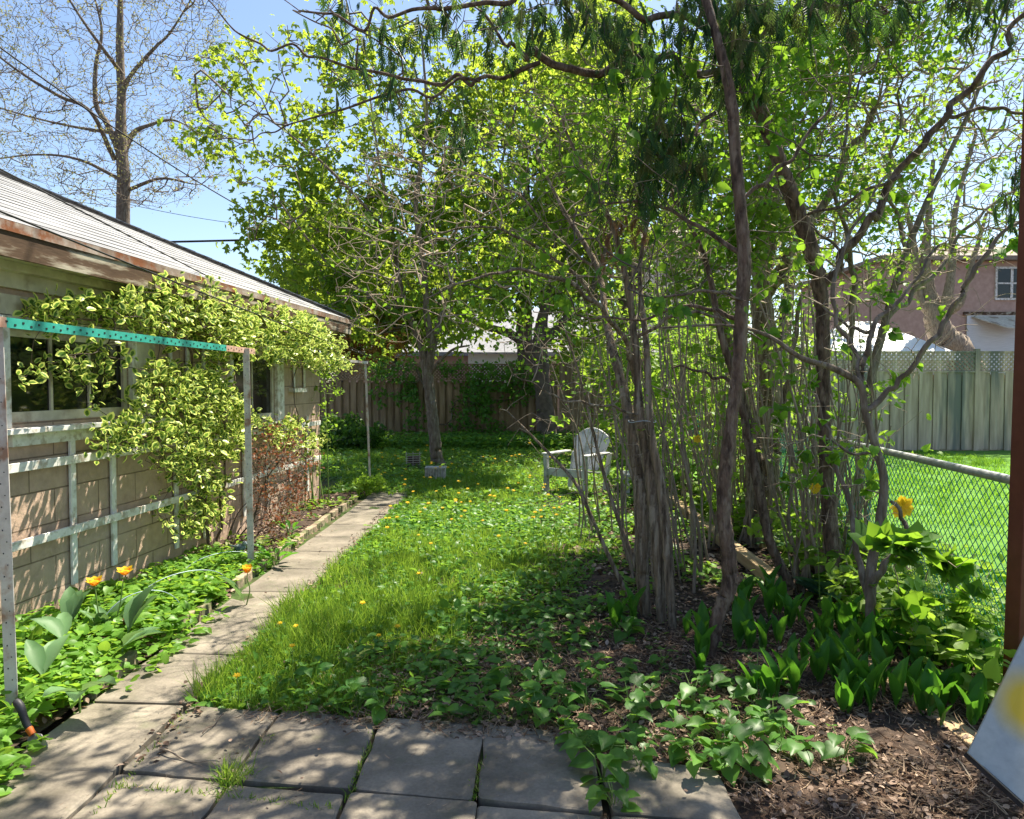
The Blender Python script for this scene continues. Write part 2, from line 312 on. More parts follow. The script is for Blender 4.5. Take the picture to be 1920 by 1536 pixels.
def leaves(name, T0, pos, d, n, size, m, parent=None, wid=None, rnd=None):
    V, F, A = inst(T0, pos, d, n, size, wid)
    if rnd is not None: A['rnd'] = np.repeat(np.clip(rnd, 0, 1), len(T0[0]))
    return arr_mesh(name, V, F, m, parent, A, smooth=True)
def leafparts(name, T0, pos, d, n, size, m, parent, wid=None):
    pos, d, n = (np.asarray(x, float) for x in (pos, d, n)); k = len(pos); size = np.broadcast_to(size, (k,)); wid = size if wid is None else np.broadcast_to(wid, (k,))
    for i in range(k): leaves(name, T0, pos[i:i + 1], d[i:i + 1], n[i:i + 1], size[i:i + 1], m, parent, wid[i:i + 1])
def rdir(k, z=0.0, s=1.0):
    a = rng.standard_normal((k, 3)) * s; a[:, 2] += z; return nrmz(a)
def clump(p, sc, seed=0):     # smooth pseudo-noise for light and dark clumps / gaps
    q = p / (sc or 1); r = np.random.default_rng(seed); o = 0
    for i in range(5):
        k = r.standard_normal(3) * (1 + .6 * i); o = o + np.sin(q @ k + r.uniform(0, 6.28)) / (1 + .4 * i)
    return o / 2.2

# where crowns are open so the sun reaches the ground and the garage wall (ground points)
def litmask(p):
    t = p[:, 2] / S[2]; g = p - t[:, None] * S; x, y = g[:, 0], g[:, 1]
    k = np.zeros(len(p)); n = .35 * np.sin(x * 3.1 + y * 1.3) + .3 * np.sin(y * 2.7 - x * 2.2 + 1)
    k = np.maximum(k, ((x < -1.45 + .2 * n) & (y > 2.9 + .6 * n) & (y < 10.5)) * .9)          # path, bed, wall
    k = np.maximum(k, ((x < -1.2) & (x > -4.5) & (y > -2) & (y < 8.6)) * .85)
    k = np.maximum(k, ((((x + .35) / 1.75) ** 2 + ((y - 7.9) / (1.9)) ** 2 + .5 * n) < 1) * .94)      # lawn patch
    k = np.maximum(k, ((x > 2.6 + .3 * n)) * .85)                                             # neighbour lawn
    k = np.maximum(k, ((((x - 1.9) / .6) ** 2 + ((y - 6.5) / 2.2) ** 2 + .5 * n) < 1) * .8)
    k = np.maximum(k, ((((x - 2.35) / .55) ** 2 + ((y - 4.2) / 1.2) ** 2 + .5 * n) < 1) * .85)
    k = np.maximum(k, ((((x - 1.1) / .8) ** 2 + ((y - 2.85) / .45) ** 2 + .5 * n) < 1) * .85)
    return k
def sunfilter(p, strength=1.0): return rng.random(len(p)) > litmask(p) * strength

# ------------------------------------------------------------------ branch growth
class Tree:
    def __init__(s, cap=40000): s.p = np.zeros((cap, 3)); s.par = np.full(cap, -1); s.r = np.zeros(cap); s.n = 0; s.guides = []
    def guide(s, pts, per=5, at=None, wob=.0):   # pts [(u,v,Y,r)]
        q = np.array([[*P(u, v, Y), r] for u, v, Y, r in pts]); q = spline(q, per)
        if wob: q[1:-1, :3] += rng.standard_normal((len(q) - 2, 3)) * wob
        return s.gpts(q, at)
    def gpts(s, q, at=None):
        par = -1
        if s.n and at is not False: par = int(np.argmin(np.linalg.norm(s.p[:s.n] - q[0, :3], axis=1)))
        for a in q:
            s.p[s.n] = a[:3]; s.r[s.n] = a[3]; s.par[s.n] = par; par = s.n; s.n += 1
        s.guides.append(q); return q
    def grow(s, targets, step=.25, up=.6, jit=.06, wig=.25, minr=0):
        tg = np.asarray(targets); n0 = s.n
        dd = np.array([np.min(np.linalg.norm(s.p[:s.n] - t, axis=1)) for t in tg]); tg = tg[np.argsort(dd)]
        tips = []
        for t in tg:
            q = s.p[:s.n]; v = t - q; L = np.linalg.norm(v, axis=1)
            cost = L + up * np.maximum(0, -v[:, 2]) + .15 * np.abs(v[:, 2]) * 0
            i = int(np.argmin(cost)); d = L[i]
            if d < 1e-3: continue
            k = max(1, int(math.ceil(d / step))); a = s.p[i]; pr = s.par[i]
            td = nrmz(a - s.p[pr]) if pr >= 0 else np.array([0, 0, 1.])
            c = a + td * d * .3 + np.array([0, 0, .12 * d * up]) + rng.standard_normal(3) * d * wig * .3
            par = i
            if s.n + k > len(s.p): break
            for j in range(1, k + 1):
                f = j / k; b = (1 - f) ** 2 * a + 2 * f * (1 - f) * c + f * f * t
                if j < k: b = b + rng.standard_normal(3) * jit * min(step, d)
                s.p[s.n] = b; s.par[s.n] = par; par = s.n; s.n += 1
            tips.append(par)
        s.tips = np.array(tips); return n0
    def radii(s, r0=.004, ex=.48, cap=None):
        cnt = np.zeros(s.n); has = np.zeros(s.n, bool); has[s.par[:s.n][s.par[:s.n] >= 0]] = True; cnt[~has] = 1
        for i in range(s.n - 1, -1, -1):
            if s.par[i] >= 0: cnt[s.par[i]] += cnt[i]
        r = r0 * np.maximum(cnt, 1) ** ex
        if cap: r = np.minimum(r, cap)
        g = s.r[:s.n] > 0; s.rr = np.where(g, s.r[:s.n], r)
        pr = s.par[:s.n]; ok = pr >= 0; s.rr[ok] = np.minimum(s.rr[ok], s.rr[pr[ok]]); return s.rr
    def edges_mesh(s, name, m, parent, sides=4):
        pr = s.par[:s.n]; i = np.where((pr >= 0) & (s.r[:s.n] == 0))[0]; a = s.p[pr[i]]; b = s.p[i]; d = nrmz(b - a); ra = np.minimum(s.rr[pr[i]], s.rr[i] * 1.6 + .001); rb = s.rr[i]
        ref = np.where(np.abs(d[:, 2:3]) > .9, [[1., 0, 0]], [[0, 0, 1.]]); x = nrmz(np.cross(d, ref)); y = np.cross(d, x)
        th = np.arange(sides) / sides * 2 * np.pi; w_ = np.cos(th)[None, :, None] * x[:, None] + np.sin(th)[None, :, None] * y[:, None]
        V = np.concatenate([a[:, None] + w_ * ra[:, None, None], (b + d * rb[:, None] * .5)[:, None] + w_ * rb[:, None, None]], 1)
        j = np.arange(sides); F = np.stack([j, (j + 1) % sides, sides + (j + 1) % sides, sides + j], -1)
        F = (F[None] + (np.arange(len(i)) * 2 * sides)[:, None, None]).reshape(-1, 4)
        return arr_mesh(name, V.reshape(-1, 3), F, m, parent, smooth=True)
    def trunk_mesh(s, name, m, parent, n=12, jit=.05, res=4):
        mb_v, mb_f, k = [], [], 0
        if name == 'stems':
            for q in s.guides:
                V, F = tube_arr(spline(q[:, :3], 2) if len(q) > 2 else q[:, :3], np.interp(np.linspace(0, 1, (len(q) - 1) * 2 + 1 if len(q) > 2 else len(q)), np.linspace(0, 1, len(q)), q[:, 3]), n, jit); o = arr_mesh('stem', V, F, m, parent, smooth=True)
            return o
        for q in s.guides:
            L = np.linalg.norm(np.diff(q[:, :3], axis=0), axis=1).sum(); q2 = spline(q, res) if len(q) > 2 else q
            q2[1:-1, :3] += rng.standard_normal((len(q2) - 2, 3)) * q2[1:-1, 3:4] * .05
            V, F = tube_arr(q2[:, :3], q2[:, 3], n, jit); mb_v.append(V); mb_f.append(F + k); k += len(V)
        return arr_mesh(name, np.vstack(mb_v), np.vstack(mb_f), m, parent, smooth=True)
    def twignodes(s, rmax):
        i = np.where((s.rr < rmax) & (s.r[:s.n] == 0))[0]; pr = s.par[i]; ok = pr >= 0; i = i[ok]
        return s.p[i], nrmz(s.p[i] - s.p[s.par[i]])
def inpoly(u, v, poly):
    poly = np.array(poly); c = np.zeros(len(u), bool); j = len(poly) - 1
    for i in range(len(poly)):
        yi, yj = poly[i, 1], poly[j, 1]; xi, xj = poly[i, 0], poly[j, 0]
        if yi != yj: c ^= ((yi > v) != (yj > v)) & (u < (xj - xi) * (v - yi) / (yj - yi) + xi)
        j = i
    return c
def polypts(poly, Y0, Y1, k, clumpy=0, seed=1):
    poly = np.array(poly, float); lo = poly.min(0); hi = poly.max(0); out = []
    while sum(map(len, out)) < k:
        u = rng.uniform(lo[0], hi[0], k); v = rng.uniform(lo[1], hi[1], k); Y = rng.uniform(Y0, Y1, k); ok = inpoly(u, v, poly)
        a = (u[ok] - 960) / FPX; b = (768 - v[ok]) / FPX; d = np.stack([a, cp + b * sp, -sp + b * cp], -1); p = EYE + d * (Y[ok] / d[:, 1])[:, None]
        if clumpy: p = p[clump(p, clumpy, seed) > -.25]
        p = p[p[:, 2] > .15]
        out.append(p)
    return np.vstack(out)[:k]
def scatter_leaves(tr, k, rmax, spread, droop=-.5, filt=1.0, cl=0, seed=3, th=-.3, poly=None):
    p, d = tr.twignodes(rmax); kc = max(1, k // 6); ic = rng.integers(0, len(p), kc); cc_ = p[ic] + rng.standard_normal((kc, 3)) * spread * .8; j_ = rng.integers(0, kc, k); i = ic[j_]; q = cc_[j_] + rng.standard_normal((k, 3)) * spread * .5
    ok = np.ones(k, bool)
    if filt: ok &= sunfilter(q, filt)
    if cl: ok &= clump(q, cl, seed) > th
    q = q[ok]; dd = nrmz(d[i][ok] * .7 + rng.standard_normal(q.shape) * .6 + np.array([0, 0, droop])); return q, dd

# ================================================================== SETTING
def sheet(name, poly, z, m, sub=0, kind='structure'):
    o = MB().add([(x, y, z) for x, y in poly], [tuple(range(len(poly)))]).build(name, m); return tag(o, kind=kind)
def bumpsheet(name, x0, x1, y0, y1, st, zf, m):
    xs = np.arange(x0, x1 + 1e-6, st); ys = np.arange(y0, y1 + 1e-6, st); X, Y = np.meshgrid(xs, ys); Z = zf(X, Y)
    V = np.stack([X, Y, Z], -1).reshape(-1, 3); nx = len(xs); i = np.arange(len(ys) - 1)[:, None] * nx + np.arange(nx - 1)[None]
    F = np.stack([i, i + 1, i + nx + 1, i + nx], -1).reshape(-1, 4); return tag(arr_mesh(name, V, F, m, None, smooth=True), kind='structure')
sheet('ground', [(-300, -100), (300, -100), (300, 400), (-300, 400)], -.03, M['soil'])
def wavy(X, Y, a=.012): return a * (np.sin(X * 7 + Y * 3) + np.sin(Y * 9 - X * 4) + np.sin(X * 17 + Y * 13) * .5)
bumpsheet('lawn', -2.0, .39, 2.6, 19, .08, lambda X, Y: -.004 + wavy(X, Y, .01) + .02 * np.clip((Y - 3.2) / .4, 0, 1), M['lawnbase'])
bumpsheet('garden_soil', .3, 2.5, 1.6, 19, .07, lambda X, Y: -.005 + wavy(X, Y, .009) + .035 * np.clip(np.maximum((Y - 2.95 + X * .2) / .3, (X - .82) / .15), 0, 1), M['soil'])
bumpsheet('garden_bed', -2.95, -1.96, 1.6, 10.2, .08, lambda X, Y: .035 + wavy(X, Y, .012), M['soil'])
bumpsheet('back_lawn', -5.0, -1.9, 9.2, 19, .12, lambda X, Y: .008 + wavy(X, Y), M['lawnbase'])
bumpsheet('neighbour_lawn', 2.3, 12.0, 1.2, 17, .2, lambda X, Y: .02 + wavy(X, Y, .006), M['nextlawn'])

# paving: slabs of the patio and of the path, laid by hand
def slabs(name, cells):
    mb = MB(); rnd = []
    for (c, th) in cells:
        c = [np.array(q) for q in c]; m_ = sum(c) / 4; c = [m_ + (q - m_) * (1 - .012 / np.linalg.norm(q - m_)) + rng.standard_normal(2) * .006 for q in c]
        pts = []
        for i in range(4):
            a, b, o_ = c[i], c[(i + 1) % 4], c[i - 1]
            pts += [a + nrmz(o_ - a) * .016, a + nrmz(o_ - a) * .005 + nrmz(b - a) * .005, a + nrmz(b - a) * .016]
            for f in (.3, .5, .72): pts.append(a + (b - a) * f + rng.standard_normal(2) * .0035)
        zz = th + rng.uniform(-.006, .006); tx, ty = rng.uniform(-.01, .01, 2)
        top = [(p[0], p[1], zz + (p[0] - m_[0]) * tx + (p[1] - m_[1]) * ty) for p in pts]; k = len(top)
        inn = [(m_[0] + (p[0] - m_[0]) * .97, m_[1] + (p[1] - m_[1]) * .97, p[2] + .004) for p in top]; bot = [(p[0], p[1], -.03) for p in top]
        mb.add(inn + top + bot, [tuple(range(k))] + [(i + k, (i + 1) % k + k, (i + 1) % k, i) for i in range(k)] + [(i + 2 * k, (i + 1) % k + 2 * k, (i + 1) % k + k, i + k) for i in range(k)])
        rnd += [rng.random()] * (3 * k)
    o = mb.build(name, M['slab']); a = o.data.attributes.new('rnd', 'FLOAT', 'POINT'); a.data.foreach_set('value', np.array(rnd, np.float32)); return tag(o, kind='structure')
def colx(k, y): return -1.506 + .46 * k + .0185 * (y - 2.6)
cells = []
py = [2.08, 2.70, 3.29, 3.89, 4.50, 5.08, 5.70, 6.3, 6.88, 7.5, 8.1, 8.7, 9.3, 9.9, 10.4]
for i in range(len(py) - 1):
    xa = -.02 * max(0, i - 2); c = [(colx(-1, py[i]) + xa * .3, py[i]), (colx(0, py[i]), py[i] - .03), (colx(0, py[i + 1]), py[i + 1] - .03), (colx(-1, py[i + 1]) + xa * .3, py[i + 1])]
    cells.append((c, .035))
slabs('path', cells)
cells = []
for k in range(-2, 7):
    for r in range(-2, 2):
        if k < 0 and r > -1: continue
        def yy(kk, rr): return 2.70 - .155 * (kk * .46) * (1 if kk >= 0 else .3) + (rr - 0) * (.60 if rr < 1 else .58)
        y0, y1 = -1, 0
        ya, yb, yc, yd = yy(k, r), yy(k + 1, r), yy(k + 1, r + 1), yy(k, r + 1)
        if r == 0 and k == 4: yc, yd = yb + .36, ya + .40
        if r >= 1: continue
        if k >= 5: continue
        if r == 0 and k >= 5: continue
        cells.append(([(colx(k, ya), ya), (colx(k + 1, yb), yb), (colx(k + 1, yc), yc), (colx(k, yd), yd)], .03))
slabs('patio', cells)
# row beside the path that the lawn has crept over

# ------------------------------------------------------------------ garage (local frame: +Y along the wall, +X outward)
OG = np.array([-2.92, 4.1, 0.]); ta = math.atan(.085); AX = np.array([math.sin(ta), math.cos(ta), 0]); NX = np.array([math.cos(ta), -math.sin(ta), 0])
def W(s, n, z): return OG + AX * s + NX * n + np.array([0, 0, z])
def Wv(s, n, z): return OG + AX * np.asarray(s)[..., None] + NX * np.asarray(n)[..., None] + np.stack([np.zeros_like(z), np.zeros_like(z), z], -1)
def hitwall(u, v, n=0.):
    d = ray(u, v); o = OG + NX * n; k = ((o - EYE) @ NX) / (d @ NX); p = EYE + d * k; q = p - OG; return q @ AX, q[2]
ga = E('garage', OG, 'tan painted block garage with pale hipped shingle roof beside the garden path', 'garage', rz=-ta, local=True)
L0, L1, WD = -4.0, 5.2, 5.2
mb = MB()
def wallrect(y0, y1, z0, z1): mb.quad((0, y0, z0), (0, y1, z0), (0, y1, z1), (0, y0, z1))
h1 = (.05, 1.20, 1.28, 1.83); h2 = (2.78, 3.80, 1.14, 1.86); ZT = 2.2
for a, b in ((L0, h1[0]), (h1[1], h2[0]), (h2[1], L1)): wallrect(a, b, 0, ZT)
for h in (h1, h2): wallrect(h[0], h[1], 0, h[2]); wallrect(h[0], h[1], h[3], ZT)
for h in (h1, h2):
    a, b, c, d = h
    mb.quad((0, a, c), (0, b, c), (-.12, b, c), (-.12, a, c)); mb.quad((0, a, d), (-.12, a, d), (-.12, b, d), (0, b, d))
    mb.quad((0, a, c), (-.12, a, c), (-.12, a, d), (0, a, d)); mb.quad((0, b, c), (0, b, d), (-.12, b, d), (-.12, b, c))
mb.quad((0, L1, 0), (-WD, L1, 0), (-WD, L1, ZT), (0, L1, ZT)); mb.quad((-WD, L0, 0), (0, L0, 0), (0, L0, ZT), (-WD, L0, ZT)); mb.quad((-WD, L1, 0), (-WD, L0, 0), (-WD, L0, ZT), (-WD, L1, ZT))
mb.build('wall', M['block'], ga)
# roof (hipped)
eo = .30; z0 = 2.36; pt = .452; y1 = 5.605; y0 = L0 - .35; xw = -WD - eo; half = (eo - xw) / 2; zr = z0 + pt * half; xr = (eo + xw) / 2
mb = MB()
def course(ax, bx, n_, m=0):      # a slope laid in overlapping courses; ax/bx: (low, high) corners of both ends
    (al, ah), (bl, bh) = ax, bx; al, ah, bl, bh = map(np.array, (al, ah, bl, bh)); nr = nrmz(np.cross(bl - al, ah - al));
    if nr[2] < 0: nr = -nr
    for i in range(n_):
        f, g = i / n_, (i + 1) / n_; wv = rng.uniform(-.003, .003)
        p0, p1, p2, p3 = al + (ah - al) * f, bl + (bh - bl) * f, bl + (bh - bl) * g, al + (ah - al) * g
        t = nr * .0045; seg = 14; lo_ = [p0 + (p1 - p0) * q / seg + t + nr * rng.uniform(-.002, .003) for q in range(seg + 1)]; hi_ = [p3 + (p2 - p3) * q / seg + nr * .0005 for q in range(seg + 1)]; un = [p0 + (p1 - p0) * q / seg for q in range(seg + 1)]
        k = seg + 1; mb.add(lo_ + hi_ + un, [(q, q + 1, k + q + 1, k + q) for q in range(seg)] + [(2 * k + q, 2 * k + q + 1, q + 1, q) for q in range(seg)], m)
C1, C2, C3, C4 = (eo, y1, z0), (eo, y0, z0), (xw, y0, z0), (xw, y1, z0); R1, R2 = (xr, y1 - half, zr), (xr, y0 + half, zr)
course((C2, R2), (C1, R1), 19); course((C1, R1), (C4, R1), 19); course((C4, R1), (C3, R2), 10); course((C3, R2), (C2, R2), 10)
roof = mb.build('roof', M['shingle'], ga)
mb = MB(); a = np.array(R1); b = np.array(C1)
for i in range(22):
    p = a + (b - a) * i / 22; q = a + (b - a) * (i + 1.25) / 22; mb.bar(p + np.array([0, 0, .02]), q + np.array([0, 0, .026]), .16, .008)
mb.build('hip_cap', M['shingle'], roof)
mb = MB(); mb.box(eo - .002, eo + .006, y0, y1, z0 - .05, z0 + .002, j=.003); mb.box(xw, eo + .006, y1 - .002, y1 + .006, z0 - .05, z0 + .002)
mb.build('drip_edge', M['drip'], roof)
MB().box(eo - .03, eo - .004, y0, y1 - .006, z0 - .185, z0 - .012).box(xw, eo - .03, y1 - .03, y1 - .006, z0 - .185, z0 - .012).build('fascia', M['fascia'], ga)
MB().box(.0, eo - .034, y0, y1 - .034, z0 - .16, z0 - .145).box(xw, 0, L1, y1 - .034, z0 - .16, z0 - .145).build('soffit', M['cream'], ga)
MB().box(.004, .03, L0, L1, z0 - .30, z0 - .162).build('frieze_board', M['cream'], ga)
MB().box(.03, eo - .2, L0, L1, z0 - .21, z0 - .162).build('cream_trim', M['cream'], ga)
# windows
def window(h, mull, name='window'):
    a, b, c, d = h
    f = MB(); o = .07
    f.box(-.055, .035, a - o, a, c - .03, d + o); f.box(-.055, .035, b, b + .06, c - .03, d + o); f.box(-.055, .035, a, b, d, d + o)
    w_ = f.build('window', M['white'], ga, bevel=.004)
    s = MB(); sw = .045
    s.box(-.05, -.01, a, a + sw, c, d); s.box(-.05, -.01, b - sw, b, c, d); s.box(-.05, -.01, a + sw, b - sw, c, c + .06); s.box(-.05, -.01, a + sw, b - sw, d - sw, d)
    for q in mull: s.box(-.045, -.018, q - .011, q + .011, c + .06, d - sw)
    s.build('sash', M['cream'], w_)
    MB().box(-.036, -.03, a + .01, b - .01, c + .01, d - .01).build('pane', M['darkglass'], w_)
    MB().box(-.10, .10, a - .14, b + (.36 if a < 1 else .1), c - .065, c - .032).build('sill', M['white'], w_, bevel=.004)
    return w_
w1 = window(h1, (.44, .80)); MB().box(.0025, .026, 1.262, 1.50, 1.25, 1.93).build('side_board', M['cream'], w1)
MB().box(.0025, .028, -.02, 1.55, 1.905, 2.02).build('head_board', M['cream'], w1)
MB().box(.0025, .03, .055, 1.26, 1.14, 1.21).build('apron_board', M['white'], w1)
w2 = window(h2, (3.29,)); MB().box(.0025, .026, 3.862, 4.0, 1.12, 1.93).build('side_board', M['white'], w2)
for s_, z_ in ((1.62, 1.475), (4.18, 1.44)):
    MB().box(.003, .06, s_, s_ + .42, z_ - .025, z_ + .02).build('ledge', M['white'], ga)
# trellis of white laths on the wall
tr_ = E('trellis', W(1.5, .03, .0), 'white painted lath trellis nailed to the tan garage wall', 'trellis')
def wbar(name, s0, z0_, s1, z1_, wd, th, n, par, m='white', lab=None):
    a, b = W(s0, n, z0_), W(s1, n, z1_); MB().bar(a, b, th, wd, up=(0, 0, 1) if abs(z1_ - z0_) < abs(s1 - s0) else AX).build(name, M[m], par, bevel=.003)
def vbar(s0, za, zb, wd=.05, n=.02):
    a = W(s0, n, (za + zb) / 2); MB().obox(a, NX * .018, AX * wd, np.array([0, 0, zb - za])).build('lath', M['white'], tr_, bevel=.003)
wbar('rail', -.6, 1.02, 5.1, 1.02, .055, .018, .042, tr_); wbar('rail', -.6, .565, 5.1, .575, .055, .018, .042, tr_)
for u, vt, vb in ((140, 815, 1095), (215, 850, 1060), (332, 830, 1028), (385, 800, 1010)):
    s_, zb = hitwall(u, vb, .02); _, zt = hitwall(u - 12, vt, .02); vbar(s_, max(.05, zb), min(1.22, zt + .05))
for s_ in (3.0, 3.55, 4.15, 4.7): vbar(s_, .2, 1.12)
for s_ in (1.72, 1.98, 2.24, 2.50): vbar(s_, 1.50, 1.98, .04)
for s_ in (4.3, 4.62): vbar(s_, 1.47, 1.98, .04)

# ------------------------------------------------------------------ clothesline frame
def slotpost(name, x, y, h, lab, w_=.045, rz=0, m='postgrey', lean=(0, 0)):
    o = E(name, (x, y, 0), lab, 'post', 'angle-iron posts along the garage bed')
    a = MB(); t = .004; base_ = np.array([x, y, -.02]); top = np.array([x + lean[0], y + lean[1], h])
    d = top - base_
    ax = np.array([1., .1, 0]); ay = np.array([-.1, 1., 0])
    a.prism([base_, base_ + ax * w_, base_ + ax * w_ + ay * t, base_ + ax * t + ay * t, base_ + ax * t + ay * w_, base_ + ay * w_], d)
    a.build('upright', M[m], o)
    if w_ > .03:
        hb = MB()
        for i in range(int(h / .05)):
            q = base_ + d * ((i + .6) * .05 / h); hb.obox(q + ax * w_ * (.35 if i % 2 else .65) - ay * .001, ax * .004, ay * .002, np.array([0, 0, .006 if i % 2 else .004]))
        hb.build('slot_holes', M['hole'], o)
    return o
slotpost('metal_post', -2.212, 3.10, 1.80, 'nearest grey slotted steel post, by the trowel at the left edge', .052, lean=(-.03, 0))
slotpost('metal_post', -2.115, 5.72, 1.79, 'grey slotted steel post carrying the far end of the green bar', .05, lean=(-.02, 0))
slotpost('metal_post', -2.05, 10.3, 1.83, 'thin far steel post standing at the end of the path near the lawn', .03, lean=(-.06, 0))
bar = E('crossbar', (-2.15, 4.4, 1.78), 'teal green perforated steel bar laid across the two near grey posts', 'bar')
A = np.array([-2.165, 2.75, 1.765]); B = np.array([-2.12, 5.95, 1.775])
def seg(f, g): return A + (B - A) * f, A + (B - A) * g
for nm, f, g, m in (('bar_end', -.1, .105, 'primer'), ('bar', .105, .82, 'teal'), ('bar_end', .82, 1.0, 'primer')):
    p, q = seg(f, g); b_ = MB().bar(p, q, .004, .042); b_.bar(p + np.array([-.02, 0, .021]), q + np.array([-.02, 0, .021]), .042, .004); ob = b_.build(nm, M[m], bar)
hb = MB()
for i in range(62):
    q = A + (B - A) * (i + .5) / 62; hb.obox(q + np.array([.003, 0, .006 * (-1) ** i]), np.array([.002, 0, 0]), np.array([0, .012, 0]), np.array([0, 0, .008]))
hb.build('slot_holes', M['hole'], bar)
fb = E('far_bar', W(5.0, .0, 1.82), 'pale steel bar reaching from the garage corner to the thin far post', 'bar')
MB().bar(W(5.22, .02, 1.84), (-2.07, 10.3, 1.82), .03, .035).build('bar', M['postgrey'], fb)
def cable(name, a, b, sag, r, lab, n=24, m='cable', cat='cable', grp=None):
    a = np.array(a); b = np.array(b); t = np.linspace(0, 1, n)[:, None]; p = a + (b - a) * t; p[:, 2] -= sag * 4 * t[:, 0] * (1 - t[:, 0])
    V, F = tube_arr(p, r, 6); return tag(arr_mesh(name, V, F, M[m], None, smooth=True), lab, cat, grp)
cable('clothesline', P(-60, 372, 3.0), P(692, 668, 10.4), .02, .005, 'lower black clothesline running along the garage eave to the far post', cat='clothesline', grp='clotheslines')
cable('clothesline', P(-60, 286, 3.6), P(745, 692, 12.5), .03, .005, 'upper black clothesline crossing in front of the shingle roof', cat='clothesline', grp='clotheslines')
cable('power_line', P(-200, -60, 14), P(520, 425, 26), .3, .018, 'thin black wire sloping down across the bare tree', grp='overhead wires')
cable('power_line', P(250, 455, 30), P(620, 445, 30), .02, .045, 'thick dark level wire above the end of the garage roof', grp='overhead wires')
cable('power_line', P(150, 360, 30), P(760, 430, 34), .6, .012, 'faint slack wire in the sky left of the maple', grp='overhead wires')

# ------------------------------------------------------------------ bed edging
ey = 3.35
proto = None
k = 0
while ey < 9.2:
    L = .44
    if k not in (1, 3):
        r = E('edging_block', (-2.0, ey + L / 2, 0), 'concrete edging block, ' + ['nearest', 'x', 'second', 'x', 'third', 'fourth', 'fifth', 'sixth', 'seventh', 'eighth', 'ninth', 'tenth', 'last'][min(k, 12)] + ' from the patio in the row between bed and path', 'edging block', 'concrete edging blocks along the path')
        b_ = MB()
        for q in range(3):
            y_ = ey + L * q / 3; b_.prism([(-2.035, y_ + .003, -.02), (-1.985, y_ + .003, -.02), (-1.972, y_ + L / 6, -.02), (-1.985, y_ + L / 3 - .003, -.02), (-2.035, y_ + L / 3 - .003, -.02)], (0, 0, .10 + .012 * random.random()))
        b_.build('block', M['edging'], r, bevel=.006); r.rotation_euler = (R(random.uniform(-4, 4)), R(random.uniform(-5, 5)), R(random.uniform(-4, 4)))
    ey += L + .015; k += 1
# timber edging on the right
for i, (ya, yb, zz) in enumerate(((2.55, 4.9, .0), (4.93, 7.3, .09), (7.34, 9.2, .10), (9.25, 12, .10))):
    r = E('timber_edging', (2.0 - .02 * i, (ya + yb) / 2, 0), ['dark board end beside the leaning painted panel', 'sunlit board lying between the cedar and the lilac clump', 'board continuing the edge behind the forked trunks', 'farthest edging board, half hidden under leaves'][i], 'edging board', 'timber edging boards')
    x = 1.86 + .03 * i
    MB().obox((x + .02, (ya + yb) / 2, zz), (.10, 0, 0), (.03 * (1 if i else -2), yb - ya, 0), (0, 0, .09)).build('board', M['timber'], r, bevel=.006)

# ------------------------------------------------------------------ back fence
YF = 19.0
def plankfence(name, x0, x1, y, ztop, zlat, m, lab, gap, bw, dy=0, posts=(), lw=.035, pitch=.09):
    o = E(name, ((x0 + x1) / 2, y, 0), lab, 'fence'); b_ = MB(); x = x0; k = 0
    while x < x1:
        b_.box(x, min(x + bw, x1), y - .02 + (.03 if k % 2 and gap else 0), y + (.03 if k % 2 and gap else 0), .02 + random.uniform(0, .04), ztop + random.uniform(-.015, .015)); x += bw + gap; k += 1
    b_.build('boards', M[m], o)
    MB().box(x0, x1, y + .06, y + .10, .4, .49).box(x0, x1, y + .06, y + .10, ztop - .2, ztop - .11).build('back_rail', M[m], o)
    if gap: MB().box(x0, x1, y + .034, y + .05, .0, ztop - .05).build('backing', M[m], o)
    if zlat > ztop:
        l = MB(); h = zlat - ztop - .06; q = x0 - h
        while q < x1:
            for s_ in (1, -1):
                a = np.array([q, y + .006 * s_, ztop + .03]); c = np.array([q + h, y + .006 * s_, ztop + .03 + h])
                if s_ < 0: a[0], c[0] = c[0], a[0]
                if min(a[0], c[0]) > x0 and max(a[0], c[0]) < x1: l.bar(a, c, .008, lw)
            q += pitch
        l.build('lattice', M[m], o)
        MB().box(x0, x1, y - .03, y + .03, zlat - .035, zlat).box(x0, x1, y - .03, y + .03, ztop + .0, ztop + .035).build('lattice_frame', M[m], o)
    for p in posts: MB().box(p - .05, p + .05, y - .045, y + .055, 0, zlat + .05).build('post', M[m], o)
    return o
plankfence('wooden_fence', -6.2, 1.2, YF, 1.62, 2.06, 'fence_dark', 'brown board fence with lattice top behind the maple', .055, .14, posts=(-5.2, -2.4, -.02))
plankfence('wooden_fence', 1.25, 3.9, YF - .05, 2.05, 2.05, 'fence_dark', 'brown solid board fence section without lattice behind the resin chair', .004, .14, posts=(3.85,))
plankfence('wooden_fence', 4.0, 14.5, 16.2, 1.78, 2.26, 'fence_grey', 'sunlit grey board fence with lattice top across the neighbouring lawn', .006, .155, posts=(8.0 * 1.305, 6.6), lw=.04, pitch=.11)

